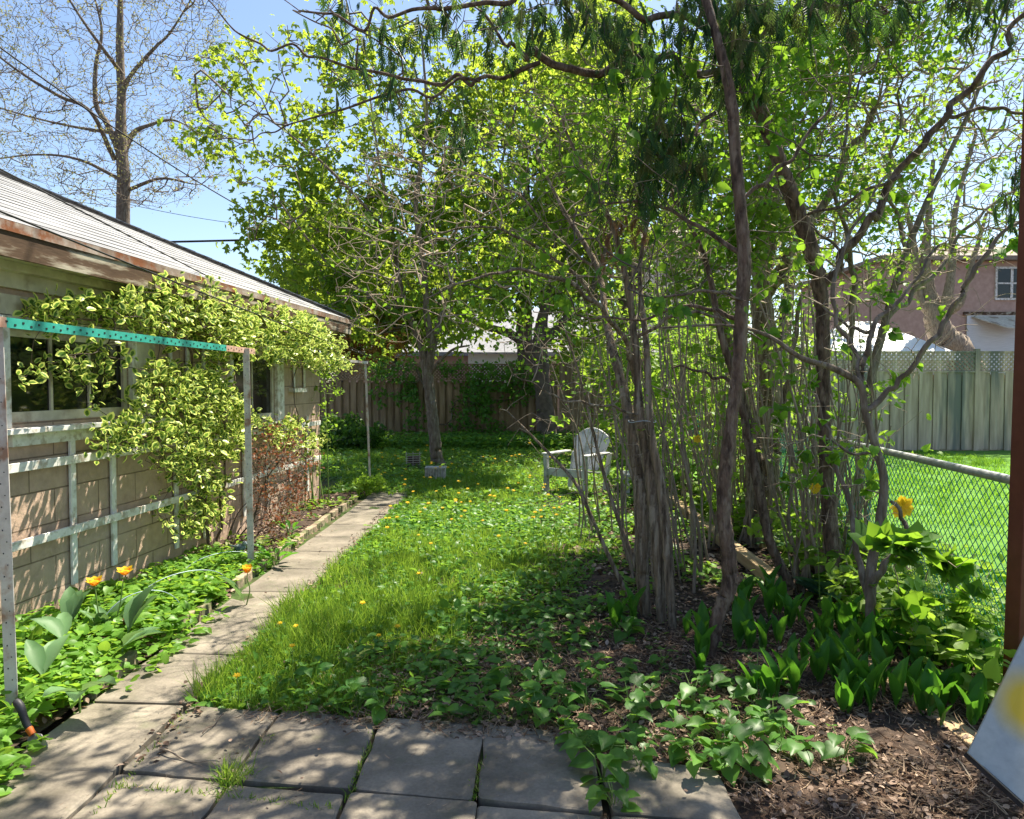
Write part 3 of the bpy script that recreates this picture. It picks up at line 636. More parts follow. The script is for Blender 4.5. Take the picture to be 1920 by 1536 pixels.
# chain link fence
cl = E('chain_link_fence', (2.42, 3.5, 0), 'low chain link fence with green mesh and grey top pipe', 'fence')
F0 = np.array([2.45, 3.45, 0]); F1 = F0 + np.array([.12, 1, 0]) * 12.5; fd = nrmz(F1 - F0); FL = np.linalg.norm(F1 - F0)
MB().tube([F0 + np.array([0, -.03, 1.03]), F0 + fd * 2.55 + np.array([0, 0, 1.028]), F0 + fd * 2.6 + np.array([0, 0, 1.03]), F1 + np.array([0, 0, 1.03])], [.024, .024, .027, .024], 10).build('top_pipe', M['metal'], cl, smooth=True)
for q in (.0, 2.9, 5.8, 8.8, 12.4):
    p = F0 + fd * q; MB().tube([p, p + np.array([0, 0, 1.03])], .022 if q else .013, 8).build('post', M['metal'], cl, smooth=True)
b_ = MB()
for zz in (.2, .55, .85, .98): b_.obox(F0 + np.array([.01, -.015, zz]), (.06, 0, 0), (0, .03, 0), (0, 0, .025))
b_.build('clamp', M['metal'], cl)
mv, mf, k = [], [], 0; pw = .062; hh = .98
for i in range(int((FL + hh) / pw)):
    for s_ in (0, 1):
        a = i * pw - hh; c = a + hh; za, zc = .03, .03 + hh
        if a < 0: za += -a; a = 0
        if c > FL: zc -= (c - FL); c = FL
        if zc - za < .03: continue
        if s_: a, c = FL - a, FL - c
        n_ = 2; p = np.array([F0 + fd * a + np.array([0, 0, za]), F0 + fd * c + np.array([0, 0, zc])]) + np.cross(fd, [0, 0, 1]) * (.003 if s_ else -.003)
        V, F = tube_arr(p, .0026, 4); mv.append(V); mf.append(F + k); k += len(V)
arr_mesh('wire_mesh', np.vstack(mv), np.vstack(mf), M['wire'], cl)

# porch post and painted panel at the right edge
pp = E('porch_post', (2.34, 3.27, 0), 'dark red-brown painted porch post cut by the right edge', 'post')
MB().prism([(2.275, 3.2, -.02), (2.38, 3.2, -.02), (2.38, 3.3, -.02), (2.275, 3.3, -.02)], (.04, 0, 3.4)).build('post', M['brownpost'], pp, bevel=.004)
mb = MB(); 
pass
a = P(1815, 1412, 2.28); b = P(1928, 1180, 2.42); c = P(2080, 1200, 2.34); d = P(2080, 1660, 2.08); e = P(1925, 1512, 2.16)
nn = nrmz(np.cross(b - a, d - a))
def panelmat():
    m, t, b = newmat('painted_panel'); tc = N(t, 'TexCoord'); mp = N(t, 'Mapping'); t.links.new(tc.outputs['Object'], mp.inputs[0])
    dd_ = ray(1935, 1325); PC = EYE + dd_ * (((a - EYE) @ nn) / (dd_ @ nn)); 
    mp.inputs['Location'].default_value = [-float(x) for x in (PC - np.array([1.5, 2.2, 0]))]
    ln = N(t, 'VectorMath', operation='LENGTH'); t.links.new(mp.outputs[0], ln.inputs[0])
    f = ramp(t, ln.outputs['Value'], [(.06, (1, 1, 1)), (.135, (0, 0, 0))])
    n = noise(t, 25, 6); cb = ramp(t, n, [(.3, (.30, .32, .31)), (.7, (.40, .42, .40))]); c = mix(t, f, cb, (.62, .42, .02))
    t.links.new(c, b.inputs['Base Color']); b.inputs['Roughness'].default_value = .5; bump(t, b, n, .2, .004); return m
pn = E('painted_panel', (1.5, 2.2, 0), 'grey-white board with a sprayed yellow spot leaning at the lower right corner', 'panel')
mb.prism([a, b, c, d, e], nn * .012); mb.build('board', panelmat(), pn, bevel=.002)
MB().bar(a + nn * .02, e + nn * .02, .01, .02).build('edge_strip', M['black'], pn)

# ------------------------------------------------------------------ chair, blocks, small things
def armchair(name, loc, rz, lab, short=False):
    o = E(name, (0, 0, 0), lab, 'chair'); m = M['plastic']
    b_ = MB()
    for i in range(5):     # fan back of five slats under one rounded top
        b0, b1, t0_, t1_ = [(i - 2.5) * .082 + .003, (i - 1.5) * .082 - .003, (i - 2.5) * .118 + .004, (i - 1.5) * .118 - .004]
        hz = lambda x: .90 - .16 * (x / .3) ** 2
        pts = [(b0, .22, .33), (b1, .22, .33)] + [(t0_ + (t1_ - t0_) * f, .42, hz(t0_ + (t1_ - t0_) * f)) for f in (1, .66, .33, 0)]
        b_.prism(pts, (0, .018, .006))
    b_.build('backrest', m, o, bevel=.006)
    s = MB()
    for i in range(6): s.obox((0, -.27 + i * .088, .375 - i * .014), (.50, 0, 0), (0, .078, -.012), (0, .003, .02))
    s.build('seat', m, o, bevel=.005)
    for sx in (-1, 1):
        MB().obox((sx * .31, -.02, .575), (.10, 0, 0), (0, .62, 0), (0, 0, .022)).build('armrest', m, o, bevel=.008)
        MB().obox((sx * .30, -.29, .28), (.05, 0, 0), (0, .07, 0), (0, -.02, .57)).build('leg', m, o, bevel=.006)
        MB().obox((sx * .28, .33, .25), (.05, 0, 0), (0, .07, 0), (0, .16, .62)).build('leg', m, o, bevel=.006)
    MB().obox((0, -.30, .33), (.56, 0, 0), (0, .02, 0), (0, 0, .10)).build('apron', m, o, bevel=.005)
    o.location = loc; o.rotation_euler.z = rz; return o
armchair('garden_chair', (.88, 9.75, 0), R(-36), 'grey resin fan-back garden chair facing the camera behind the forked trunks')
ot = E('garden_table', (1.75, 9.6, 0), 'low grey-white slatted side table half hidden behind the forked trunks', 'table')
b_ = MB(); [b_.box(1.5 + i * .09, 1.58 + i * .09, 9.4, 9.9, .30, .32) for i in range(6)]; b_.build('tabletop', M['plastic'], ot, bevel=.004)
for x in (1.52, 1.98):
    for y in (9.43, 9.84): MB().obox((x, y, .15), (.05, 0, 0), (0, .05, 0), (0, 0, .30)).build('leg', M['plastic'], ot)
cb = E('concrete_planter', (-1.2, 11.2, 0), 'ribbed grey concrete block with a flat top in front of the maple trunk', 'block')
x0, y0_ = P(817, 890, 11.2)[0], 11.2
b_ = MB(); b_.box(x0 - .16, x0 + .16, y0_ - .12, y0_ + .12, .2, .225)
for i in range(8): b_.box(x0 - .155 + i * .04, x0 - .128 + i * .04, y0_ - .115, y0_ + .115, 0, .2)
b_.box(x0 - .14, x0 + .14, y0_ - .09, y0_ + .09, 0, .199); b_.build('ribbed_block', M['concrete_old'], cb)
rk = E('wire_rack', (-1.8, 12.9, 0), 'rusty stacked wire rack in the grass left of the maple trunk', 'rack')
x0, y0_ = P(776, 880, 12.9)[0], 12.9; b_ = MB()
for i in range(7): b_.tube([(x0 - .12, y0_ - .1, .03 + i * .04), (x0 + .12, y0_ - .1, .04 + i * .04)], .006, 5); b_.tube([(x0 + .12, y0_ - .1, .04 + i * .04), (x0 + .12, y0_ + .1, .03 + i * .04)], .006, 5)
for q in (-.12, 0, .12): b_.tube([(x0 + q, y0_ - .1, 0), (x0 + q, y0_ - .1, .31)], .007, 5)
b_.build('wires', M['steel'], rk); MB().box(x0 - .10, x0 + .10, y0_ - .07, y0_ + .08, 0, .22).build('core', M['bark_far'], rk)
# trowel stuck in the bed
tw = E('trowel', G(70, 1400, .05), 'hand trowel with black grip and orange ring pushed into the bed', 'trowel')
ta_, tb_, tc_, td_ = P(30, 1312, 2.93), P(54, 1366, 2.90), P(62, 1378, 2.89), P(82, 1424, 2.86)
MB().tube(spline([ta_ + [-.002, 0, -.004], ta_ * .7 + tb_ * .3 + [.003, 0, .003], ta_ * .3 + tb_ * .7, tb_], 4), [.012, .016, .017, .0175, .017, .016, .015, .0145, .0145, .0145, .014, .0135, .013], 12).build('grip', M['black'], tw, smooth=True)
MB().tube([tb_, tc_], [.0145, .013], 12).build('ring', M['orange'], tw, smooth=True)
dn = nrmz(td_ - tc_); sd = nrmz(np.cross(dn, [0, -1, .4])); nn = np.cross(sd, dn)
vs_, fs_ = [], []
for i, (f, wd) in enumerate(((0, .012), (.15, .034), (.5, .04), (.85, .034), (1.15, .016))):
    c = tc_ + dn * .125 * f
    vs_ += [c - sd * wd + nn * .010, c + nn * 0, c + sd * wd + nn * .010]
for i in range(4): fs_ += [(3 * i, 3 * i + 1, 3 * i + 4, 3 * i + 3), (3 * i + 1, 3 * i + 2, 3 * i + 5, 3 * i + 4)]
o = MB().add(vs_, fs_).build('blade', M['steel'], tw, smooth=True); sm = o.modifiers.new('s', 'SOLIDIFY'); sm.thickness = .002
# bird ornament on a stone
bo = E('bird_ornament', G(443, 1065), 'small blue-grey bird ornament on a pale stone beside the second post', 'ornament')
c = G(443, 1062) + np.array([0, .1, .0])
def blob(mb, c, rx, ry, rz, n=10, m=0, sq=0):
    vs_, fs_ = [], []
    for i in range(n + 1):
        for j in range(n):
            t = math.pi * i / n; p = 2 * math.pi * j / n; k = 1 + (random.uniform(-sq, sq) if 0 < i < n else 0); vs_.append((c[0] + rx * k * math.sin(t) * math.cos(p), c[1] + ry * k * math.sin(t) * math.sin(p), c[2] + rz * k * math.cos(t)))
    for i in range(n):
        for j in range(n): fs_.append((i * n + j, (i + 1) * n + j, (i + 1) * n + (j + 1) % n, i * n + (j + 1) % n))
    mb.add(vs_, fs_, m)
b_ = MB(); blob(b_, c + [0, 0, .05], .075, .06, .06, sq=.06); b_.build('stone', M['concrete_old'], bo, smooth=True)
M['bird'] = pm('bird_glaze', (.05, .09, .11), (.30, .36, .38), 30, .4, bs=.1)
b_ = MB(); blob(b_, c + [0, -.01, .135], .05, .035, .032); blob(b_, c + [.042, -.02, .172], .022, .021, .022); b_.add([c + [.06, -.025, .176], c + [.088, -.03, .17], c + [.06, -.033, .166], c + [.06, -.02, .166]], [(0, 1, 2), (0, 3, 1), (3, 2, 1)])
b_.prism([c + [-.03, -.02, .15], c + [-.1, -.01, .165], c + [-.1, .01, .155], c + [-.03, .02, .14]], (0, 0, -.012)); b_.build('bird', M['bird'], bo, smooth=True)
# wire hoops in the bed
M['hoop'] = pm('pale_blue_wire', (.30, .42, .46), (.45, .55, .58), 10, .4, bs=0, metal=.2)
for i, ((ua, va), (ub, vb), h) in enumerate((((185, 1210), (345, 1170), .26), ((250, 1150), (430, 1105), .2), ((340, 1090), (480, 1060), .16))):
    a, b = G(ua, va), G(ub, vb); hp = E('wire_hoop', (a + b) / 2, ['pale wire border hoop arching over the tulip leaves', 'middle pale wire hoop behind the tulips', 'small pale wire hoop near the bird ornament'][i], 'wire hoop', 'wire border hoops')
    t = np.linspace(0, math.pi, 20); p = np.array([(a + b) / 2 + (a - b) / 2 * math.cos(q) + np.array([0, 0, h * math.sin(q) ** .8]) for q in t]); MB().tube(p, .0028, 5).build('wire', M['hoop'], hp, smooth=True)
# stick on the slab, twig
def stick(pts, r, lab, m='twig'):
    q = spline([G(u, v, .045) for u, v in pts], 5); q[:, 2] += .008 * np.sin(np.linspace(0, 9, len(q))); V, F = tube_arr(q, np.linspace(r, r * .5, len(q)), 6, .08); return tag(arr_mesh('stick', V, F, M[m], None, smooth=True), lab, 'stick', 'fallen sticks')
stick([(300, 1405), (330, 1416), (372, 1428), (412, 1430)], .004, 'curved pale stick lying on a paving slab')
stick([(380, 1375), (400, 1358), (420, 1340)], .003, 'short dark stick beside the lawn corner', 'twig_dark')
stick([(1790, 1420), (1830, 1470), (1890, 1530)], .004, 'thin brown stick in front of the painted panel')
stick([(1580, 1120), (1610, 1105), (1650, 1080)], .009, 'pale broken stick by the right shrub', 'bark_grey')

# ------------------------------------------------------------------ neighbouring houses
def house(name, x0, x1, y0, y1, z, hr, mw, mr, lab, wins=(), over=.4, cat='house'):
    o = E(name, ((x0 + x1) / 2, y0, 0), lab, cat); MB().box(x0, x1, y0, y1, -.03, z).build('wall', M[mw], o)
    a, b, c, d = x0 - over, x1 + over, y0 - over, y1 + over; ym = (c + d) / 2; hp = min((b - a) / 2, (d - c) / 2) * .95
    MB().add([(a, c, z), (b, c, z), (b, d, z), (a, d, z), (a + hp, ym, z + hr), (b - hp, ym, z + hr)], [(0, 1, 5, 4), (1, 2, 5), (2, 3, 4, 5), (3, 0, 4), (0, 3, 2, 1)]).box(a, b, c, d, z - .16, z - .003).build('roof', M[mr], o)
    for (wx0, wx1, wz0, wz1, mu) in wins:
        w_ = MB().box(wx0 - .08, wx1 + .08, y0 - .06, y0 + .02, wz0 - .08, wz1 + .08).build('window', M['white'], o)
        MB().box(wx0, wx1, y0 - .07, y0 - .062, wz0, wz1).build('pane', M['darkglass'], w_)
        f = MB()
        for q in range(1, mu): xx = wx0 + (wx1 - wx0) * q / mu; f.box(xx - .05, xx + .05, y0 - .09, y0 - .071, wz0, wz1)
        f.box(wx0, wx1, y0 - .089, y0 - .072, (wz0 + wz1) / 2 - .03, (wz0 + wz1) / 2 + .03); f.build('mullion', M['white'], w_)
    return o
Xr = lambda u, Y: (u - 960) / FPX * Y; Zr = lambda v, Y: 1.5 + (722 - v) / FPX * Y
h = house('brick_house', Xr(1655, 28), Xr(2150, 28), 28, 36, Zr(484, 28), 1.2, 'housebrick', 'brownroof', 'pink brick house with white window and garage door at the right edge', [(Xr(1864, 28), Xr(1915, 28), Zr(560, 28), Zr(506, 28), 2)])
d_ = MB().box(Xr(1808, 28), Xr(1912, 28), 27.93, 27.96, 0, Zr(592, 28)).build('garage_door', M['siding'], h)
MB().box(Xr(1802, 28), Xr(1915, 28), 27.9, 27.99, Zr(592, 28), Zr(586, 28)).build('lintel', M['fascia'], h)
MB().prism([(Xr(1815, 28), 27.9, Zr(596, 28)), (Xr(1925, 28), 27.9, Zr(596, 28)), (Xr(1925, 27), 27.0, Zr(618, 27)), (Xr(1885, 27), 27.0, Zr(616, 27))], (0, 0, .03)).build('awning', M['cream'], h)
sh = house('garden_shed', Xr(1540, 18.5), Xr(1775, 18.5), 18.5, 21.2, Zr(664, 18.5), .95, 'siding', 'shedroof', 'shed with a bright white roof behind the grey board fence', over=.2, cat='shed')
house('brick_house', -7.6, 7.8, 31, 39, 2.9, 2.2, 'housebrick', 'houseroof', 'low brick bungalow with grey roof behind the back fence', [(Xr(716, 31), Xr(752, 31), Zr(690, 31), Zr(650, 31), 2)])
sg = E('annex', (1.0, 29, 0), 'white-sided annex with grey lean-to roof behind the back fence', 'annex')
MB().box(Xr(878, 29), Xr(985, 29), 29, 30.8, 0, Zr(664, 29)).build('wall', M['siding'], sg)
MB().prism([(Xr(870, 29), 28.8, Zr(664, 29)), (Xr(1000, 29), 28.8, Zr(664, 29)), (Xr(985, 29), 30.9, Zr(618, 30.9)), (Xr(890, 29), 30.9, Zr(618, 30.9))], (0, 0, .06)).build('roof', M['houseroof'], sg)
house('tall_house', Xr(1190, 42), Xr(1400, 42), 42, 50, Zr(450, 42), 2.4, 'cream', 'brownroof', 'distant house whose brown hipped roof shows between the trunks')

# ================================================================== TREES
def tree(name, loc, lab, cat='tree', group=None): return E(name, loc, lab, cat, group)
UP = np.array([0, 0, 1.])
def droopn(k): return nrmz(rdir(k, 1.2))
# bare tree behind the garage
YB = 24.0; t0 = P(231, 420, YB); r_ = tree('bare_tree', (t0[0], YB, 0), 'tall nearly bare tree with tiny buds behind the garage roof')
t = Tree(90000)
t.gpts(np.array([[*(t0 * [1, 1, 0]), .28], [*P(231, 420, YB), .22], [*P(232, 330, YB), .20], [*P(226, 250, YB), .17], [*P(228, 170, YB), .135], [*P(224, 80, YB), .12], [*P(226, -40, YB), .07], [*P(222, -200, YB), .03]]))
for g in ([(226, 290, YB, .12), (205, 240, YB, .10), (180, 195, YB, .08), (180, 120, YB, .06), (190, 50, YB, .04), (160, -60, YB, .02)], [(228, 300, YB, .10), (250, 250, YB + .5, .08), (280, 235, YB + .7, .06), (320, 225, YB + 1, .04), (350, 235, YB + 1, .02)],
          [(228, 200, YB, .09), (240, 150, YB, .07), (290, 90, YB, .05), (320, 60, YB, .035), (370, -20, YB, .02)], [(215, 300, YB, .08), (170, 210, YB - 1, .06), (110, 180, YB - 1.5, .05), (30, 130, YB - 2, .035), (-60, 60, YB - 2, .02)],
          [(232, 360, YB, .07), (300, 335, YB, .045), (360, 345, YB, .02)], [(222, 250, YB, .07), (150, 240, YB + 1, .045), (60, 220, YB + 1.5, .03), (-40, 190, YB + 1.5, .02)], [(232, 340, YB, .07), (150, 300, YB, .045), (70, 290, YB, .03), (-20, 300, YB, .02)],
          [(230, 140, YB, .07), (170, 60, YB - 1, .045), (120, -20, YB - 1, .03), (80, -120, YB - 1, .02)]): t.guide(g, 4)
tp = polypts([(-80, 330), (-120, 100), (-60, -150), (200, -260), (400, -120), (435, 90), (400, 230), (440, 330), (330, 390), (150, 390), (60, 340)], 21.0, 27.0, 5200)
t.grow(tp, .45, .9, .07, .6); t.radii(.0052, .38, .055); t.trunk_mesh('trunk', M['bark'], r_, 10, .04, 2); t.edges_mesh('branches', M['bark'], r_, 3)
q, d = scatter_leaves(t, 16000, .03, .16, .2, 0); leaves('foliage', RH, q, d, rdir(len(q)), rng.uniform(.04, .09, len(q)), M['bud'], r_)

def broadtree(name, lab, guides, poly, Y0, Y1, ntg, nlf, lsz, m, seed, spread=.22, bark='bark_far', T0=TRI, cl=1.1, th=-.45, r0=.006, group=None, step=.3, droop=-.5, filt=1.0, extra=None, gy=None, up=.5, rmax=.02, cat='tree', ntrunk=12):
    g0 = guides[0][0]; b = P(g0[0], g0[1], g0[2]); b[2] = 0
    r_ = tree(name, b, lab, cat, group); t = Tree(70000)
    for i, g in enumerate(guides):
        q = t.guide(g, 4, False if i == 0 else None)
        if i == 0: pass
    tp = polypts(poly, Y0, Y1, ntg, cl * 1.2, seed); t.grow(tp, step, up, .07, .4); t.radii(r0, .45, .09)
    t.trunk_mesh('trunk', M[bark], r_, ntrunk, .05, 3); t.edges_mesh('branches', M[bark], r_, 4)
    q, d = scatter_leaves(t, nlf, rmax, spread, droop, filt, cl, seed, th)
    leaves('foliage', T0, q, d, droopn(len(q)), rng.uniform(lsz * .6, lsz * 1.25, len(q)), M[m], r_, rnd=.5 + .35 * clump(q, cl * .7, seed + 1) + rng.normal(0, .18, len(q)))
    return t, r_
# main maple
broadtree('maple_tree', 'leafy maple whose trunk forks above the ribbed concrete block', [
    [(822, 878, 13.2, 0.148), (817, 850, 13.2, 0.115), (812, 790, 13.2, 0.104), (806, 735, 13.2, 0.100), (800, 690, 13.2, 0.096), (790, 650, 13.2, 0.067), (770, 600, 13.2, 0.056), (750, 530, 13.1, 0.044), (735, 430, 13, 0.037), (710, 300, 12.8, 0.022), (690, 150, 12.8, 0.011)],
    [(803, 710, 13.2, 0.081), (808, 650, 13.1, 0.070), (800, 590, 13, 0.059), (795, 500, 12.8, 0.052), (780, 380, 12.5, 0.041), (800, 230, 12.5, 0.030), (790, 60, 12.5, 0.015)],
    [(803, 690, 13.2, 0.067), (820, 620, 13.3, 0.063), (838, 560, 13.4, 0.052), (870, 470, 13.6, 0.041), (930, 350, 13.8, 0.030), (960, 200, 14, 0.018)],
    [(806, 705, 13.2, 0.037), (822, 680, 13.0, 0.030), (850, 655, 12.8, 0.022), (880, 648, 12.6, 0.015)],
    [(770, 600, 13.1, 0.037), (700, 560, 12.6, 0.030), (620, 500, 12.2, 0.022), (540, 400, 12, 0.015)], [(740, 450, 13, 0.033), (640, 340, 12.5, 0.026), (540, 250, 12.3, 0.015), (450, 190, 12.2, 0.007)],
    [(870, 470, 13.6, 0.033), (980, 420, 13.5, 0.026), (1080, 330, 13.3, 0.015)]],
    [(318, 210), (360, 120), (400, 65), (450, 110), (470, 50), (520, 15), (560, 70), (640, -150), (1000, -250), (1180, -100), (1180, 330), (1080, 460), (1010, 560), (930, 620), (860, 640), (700, 640), (640, 600), (560, 590), (500, 480), (470, 470), (430, 330), (370, 290)],
    11.0, 14.8, 1700, 44000, .115, 'maple', 11, .2, 'bark', r0=.005, cl=.9, th=-.3)
# trees beyond the back fence
broadtree('back_tree', 'dark forked tree standing against the back fence right of the maple', [
    [(1026, 835, 18.2, .27), (1022, 770, 18.2, .22), (1016, 700, 18.2, .2), (1012, 640, 18.2, .19), (1020, 580, 18.2, .13), (1040, 500, 18.2, .1), (1050, 380, 18.2, .06), (1040, 200, 18.2, .03)],
    [(1014, 650, 18.2, .13), (1060, 600, 18, .1), (1110, 540, 17.8, .07), (1150, 420, 17.6, .04)]],
    [(880, 560), (900, 300), (980, 60), (1200, 20), (1300, 200), (1280, 560), (1180, 640), (1050, 560), (950, 620)], 16, 21, 700, 12000, .14, 'farleaf', 21, .3, th=-.2, cl=1.5, r0=.007)
broadtree('back_tree', 'tree behind the fence with a limb reaching left over the white annex', [
    [(985, 830, 20, .3), (985, 690, 20, .23), (984, 620, 20, .22), (985, 560, 20, .18), (990, 450, 20, .13), (985, 300, 20, .08), (990, 120, 20, .04)],
    [(985, 650, 20, .14), (960, 628, 20, .12), (910, 612, 20, .10), (860, 590, 20, .07), (820, 540, 20, .04)]],
    [(800, 560), (780, 400), (850, 200), (1000, 60), (1150, 120), (1150, 450), (1100, 520), (1000, 560), (900, 590)], 17.5, 23, 600, 12000, .15, 'farleaf', 25, .32, th=-.2, cl=1.6, r0=.007)
broadtree('back_tree', 'bushy green tree with reddish young leaves beyond the end of the garage roof', [
    [(640, 800, 22, .25), (640, 700, 22, .2), (630, 600, 22, .15), (600, 480, 22, .1), (580, 400, 22, .05)]],
    [(470, 560), (500, 470), (560, 400), (700, 380), (830, 430), (850, 600), (760, 640), (690, 655), (560, 665), (600, 600)], 20.5, 25, 500, 15000, .17, 'farleaf', 31, .33, cl=1.3, r0=.007)
broadtree('orange_shrub', 'shrub with orange-red young leaves behind the fence lattice', [[(650, 830, 20.5, .06), (650, 720, 20.5, .05), (640, 640, 20.5, .03)]],
    [(560, 600), (600, 560), (700, 590), (760, 620), (740, 660), (680, 700), (590, 680)], 19.8, 21, 130, 2200, .12, 'orangeleaf', 33, .25, cl=.8, r0=.006, cat='shrub')
broadtree('back_tree', 'tall pale green tree rising behind the lilac stems in the middle distance', [
    [(1180, 820, 24, .35), (1175, 600, 24, .28), (1190, 400, 24, .2), (1170, 200, 24, .12), (1180, -50, 24, .05)], [(1180, 560, 24, .16), (1250, 400, 24, .11), (1300, 200, 24, .06)]],
    [(1050, 700), (1030, 300), (1080, -80), (1330, -150), (1480, 50), (1500, 400), (1440, 640), (1250, 700)], 21, 28, 900, 24000, .2, 'farleaf', 41, .4, th=-.3, cl=1.9, r0=.009)
broadtree('back_tree', 'grey-limbed tree leaning over the white shed roof', [
    [(1850, 800, 19.5, .5), (1800, 665, 19.5, .42), (1775, 640, 19.4, .36), (1757, 610, 19.3, .3), (1745, 560, 19.3, .2), (1735, 500, 19.3, .14), (1740, 420, 19.3, .09), (1750, 300, 19.3, .05)],
    [(1757, 610, 19.3, .17), (1775, 560, 19, .13), (1785, 500, 19, .1), (1790, 400, 19, .07), (1830, 250, 19, .04)], [(1750, 590, 19.3, .15), (1725, 560, 19.3, .11), (1715, 470, 19.3, .08), (1690, 350, 19.3, .05), (1640, 200, 19.3, .03)],
    [(1770, 590, 19.2, .12), (1800, 570, 19, .09), (1815, 520, 19, .07), (1850, 400, 19, .04)]],
    [(1560, 430), (1520, 100), (1650, -100), (1980, -100), (1990, 300), (1900, 440), (1820, 470), (1700, 520), (1620, 500)], 16.5, 22, 900, 22000, .13, 'farleaf', 47, .3, 'bark_grey', cl=1.2, th=-.1, r0=.007)
broadtree('back_tree', 'bright green tree behind the grey fence left of the shed', [
    [(1480, 840, 21, .25), (1470, 640, 21, .2), (1490, 450, 21, .12), (1500, 250, 21, .05)]],
    [(1330, 650), (1300, 350), (1380, 100), (1560, 60), (1640, 250), (1640, 480), (1580, 600), (1500, 680)], 18.5, 24, 700, 19000, .18, 'farleaf', 53, .34, cl=1.5, r0=.008)
# hedge shrubs between lawn and fence
def shrub(name, lab, base_, poly, Y0, Y1, nst, ntg, nlf, lsz, m, seed, T0=OV, bark='twig', cat='shrub', group=None, cl=.6, th=-.6, spread=.1, filt=.8, r0=.003, rst=.015, step=.15, up=.4, part2=None, ex=.45):
    b = np.array(base_, float); r_ = tree(name, b, lab, cat, group); t = Tree(50000); tp = polypts(poly, Y0, Y1, ntg, cl, seed)
    for i in range(nst):
        a = b + np.array([*rng.normal(0, .12 if nst > 1 else 0, 2), 0]); e = tp[rng.integers(len(tp))]; m_ = (a + e) / 2; m_[2] = max(m_[2], .55 * e[2]); m_[:2] = a[:2] + (e[:2] - a[:2]) * .35
        q = np.array([[*a, rst], [*m_, rst * .7], [*(m_ * .4 + e * .6), rst * .45]]); t.gpts(spline(q, 4), False)
    t.grow(tp, step, up, .08, .5); t.radii(r0, ex, rst); t.trunk_mesh('stems', M[bark], r_, 6, .06, 2); t.edges_mesh('branches', M[bark], r_, 3)
    if nlf:
        q, d = scatter_leaves(t, nlf, r0 * 3.2, spread, -.1, filt, cl, seed, th)
        leaves('foliage', T0, q, d, droopn(len(q)), rng.uniform(lsz * .6, lsz * 1.2, len(q)), M[m], r_, rnd=.5 + .3 * clump(q, cl, seed) + rng.normal(0, .2, len(q)))
    return t, r_
shrub('hedge_shrub', 'bright green leafy shrub right behind the forked trunks', (2.2, 10.5, 0), [(1215, 930), (1210, 640), (1260, 560), (1380, 600), (1430, 800), (1420, 960), (1300, 960)], 9, 12, 8, 420, 7500, .085, 'brightleaf', 61)
shrub('hedge_shrub', 'green shrub in the corner where the two fences meet', (2.9, 14.5, 0), [(1100, 900), (1090, 640), (1180, 520), (1330, 560), (1440, 700), (1440, 900)], 13, 16, 8, 420, 7500, .11, 'farleaf', 62)
shrub('hedge_shrub', 'pale twiggy shrub grown through the chain link fence', (3.0, 8.8, 0), [(1330, 900), (1330, 560), (1450, 480), (1560, 560), (1560, 860), (1440, 930)], 7.6, 9.6, 14, 520, 2600, .07, 'brightleaf', 63, r0=.0035)
shrub('hedge_shrub', 'dark low shrub at the foot of the fence beside the garage', (-3.7, 17.2, 0), [(590, 850), (590, 800), (640, 785), (720, 800), (740, 860), (640, 880)], 15.8, 17.8, 6, 160, 3600, .11, 'darkleaf', 64)
# climbing plant on the back fence
vr = tree('fence_vine', (-2.2, 18.8, 0), 'dark leafy vine hanging over the brown lattice fence behind the maple', 'vine')
t = Tree(9000); t.gpts(spline(np.array([[-2.0, 18.8, 0, .03], [-2.1, 18.85, .9, .025], [-2.5, 18.85, 1.9, .02]]), 4))
tp = polypts([(690, 705), (690, 675), (830, 680), (1000, 690), (1010, 730), (960, 760), (930, 850), (860, 870), (800, 830), (750, 760), (700, 745)], 18.55, 18.9, 260, .5, 5); t.grow(tp, .2, .1, .08, .4); t.radii(.004, .4, .02)
t.trunk_mesh('stem', M['bark'], vr, 6, .05, 2); t.edges_mesh('branches', M['bark'], vr, 3); q, d = scatter_leaves(t, 3000, .02, .12, -.4, 0, .5, 5, -.4); leaves('foliage', OV, q, d, nrmz(rdir(len(q), .3) + [0, -1., 0]), rng.uniform(.06, .12, len(q)), M['covershade'], vr)

# lilac clump with forked trunks
li = tree('lilac_tree', (.88, 4.45, 0), 'old lilac with four grooved trunks fused at the base in front of the garden chair')
t = Tree(70000); Y = 4.45
t.guide([(1215, 1178, 4.55, 0.0369), (1205, 1080, 4.55, 0.0426), (1206, 980, 4.55, 0.0459), (1196, 880, 4.6, 0.0451), (1182, 800, 4.65, 0.0426), (1168, 730, 4.7, 0.0295), (1150, 660, 4.8, 0.0279), (1135, 590, 5, 0.0246), (1120, 500, 5.2, 0.0213), (1060, 400, 5.4, 0.0148), (1010, 300, 5.6, 0.0082)], 4, False)
t.guide([(1240, 1165, 4.42, 0.0312), (1236, 1060, 4.42, 0.0369), (1228, 950, 4.45, 0.0410), (1214, 850, 4.5, 0.0410), (1200, 780, 4.5, 0.0369), (1196, 720, 4.5, 0.0230), (1190, 640, 4.5, 0.0213), (1178, 550, 4.5, 0.0197), (1150, 430, 4.5, 0.0164), (1100, 330, 4.5, 0.0107), (1040, 200, 4.5, 0.0057)], 4, False)
t.guide([(1262, 1195, 4.3, 0.0246), (1257, 1120, 4.32, 0.0279), (1250, 1000, 4.36, 0.0312), (1238, 900, 4.4, 0.0287), (1222, 820, 4.42, 0.0271), (1216, 740, 4.45, 0.0213), (1212, 650, 4.5, 0.0197), (1200, 500, 4.7, 0.0148), (1230, 350, 4.8, 0.0098), (1260, 200, 4.9, 0.0049)], 4, False)
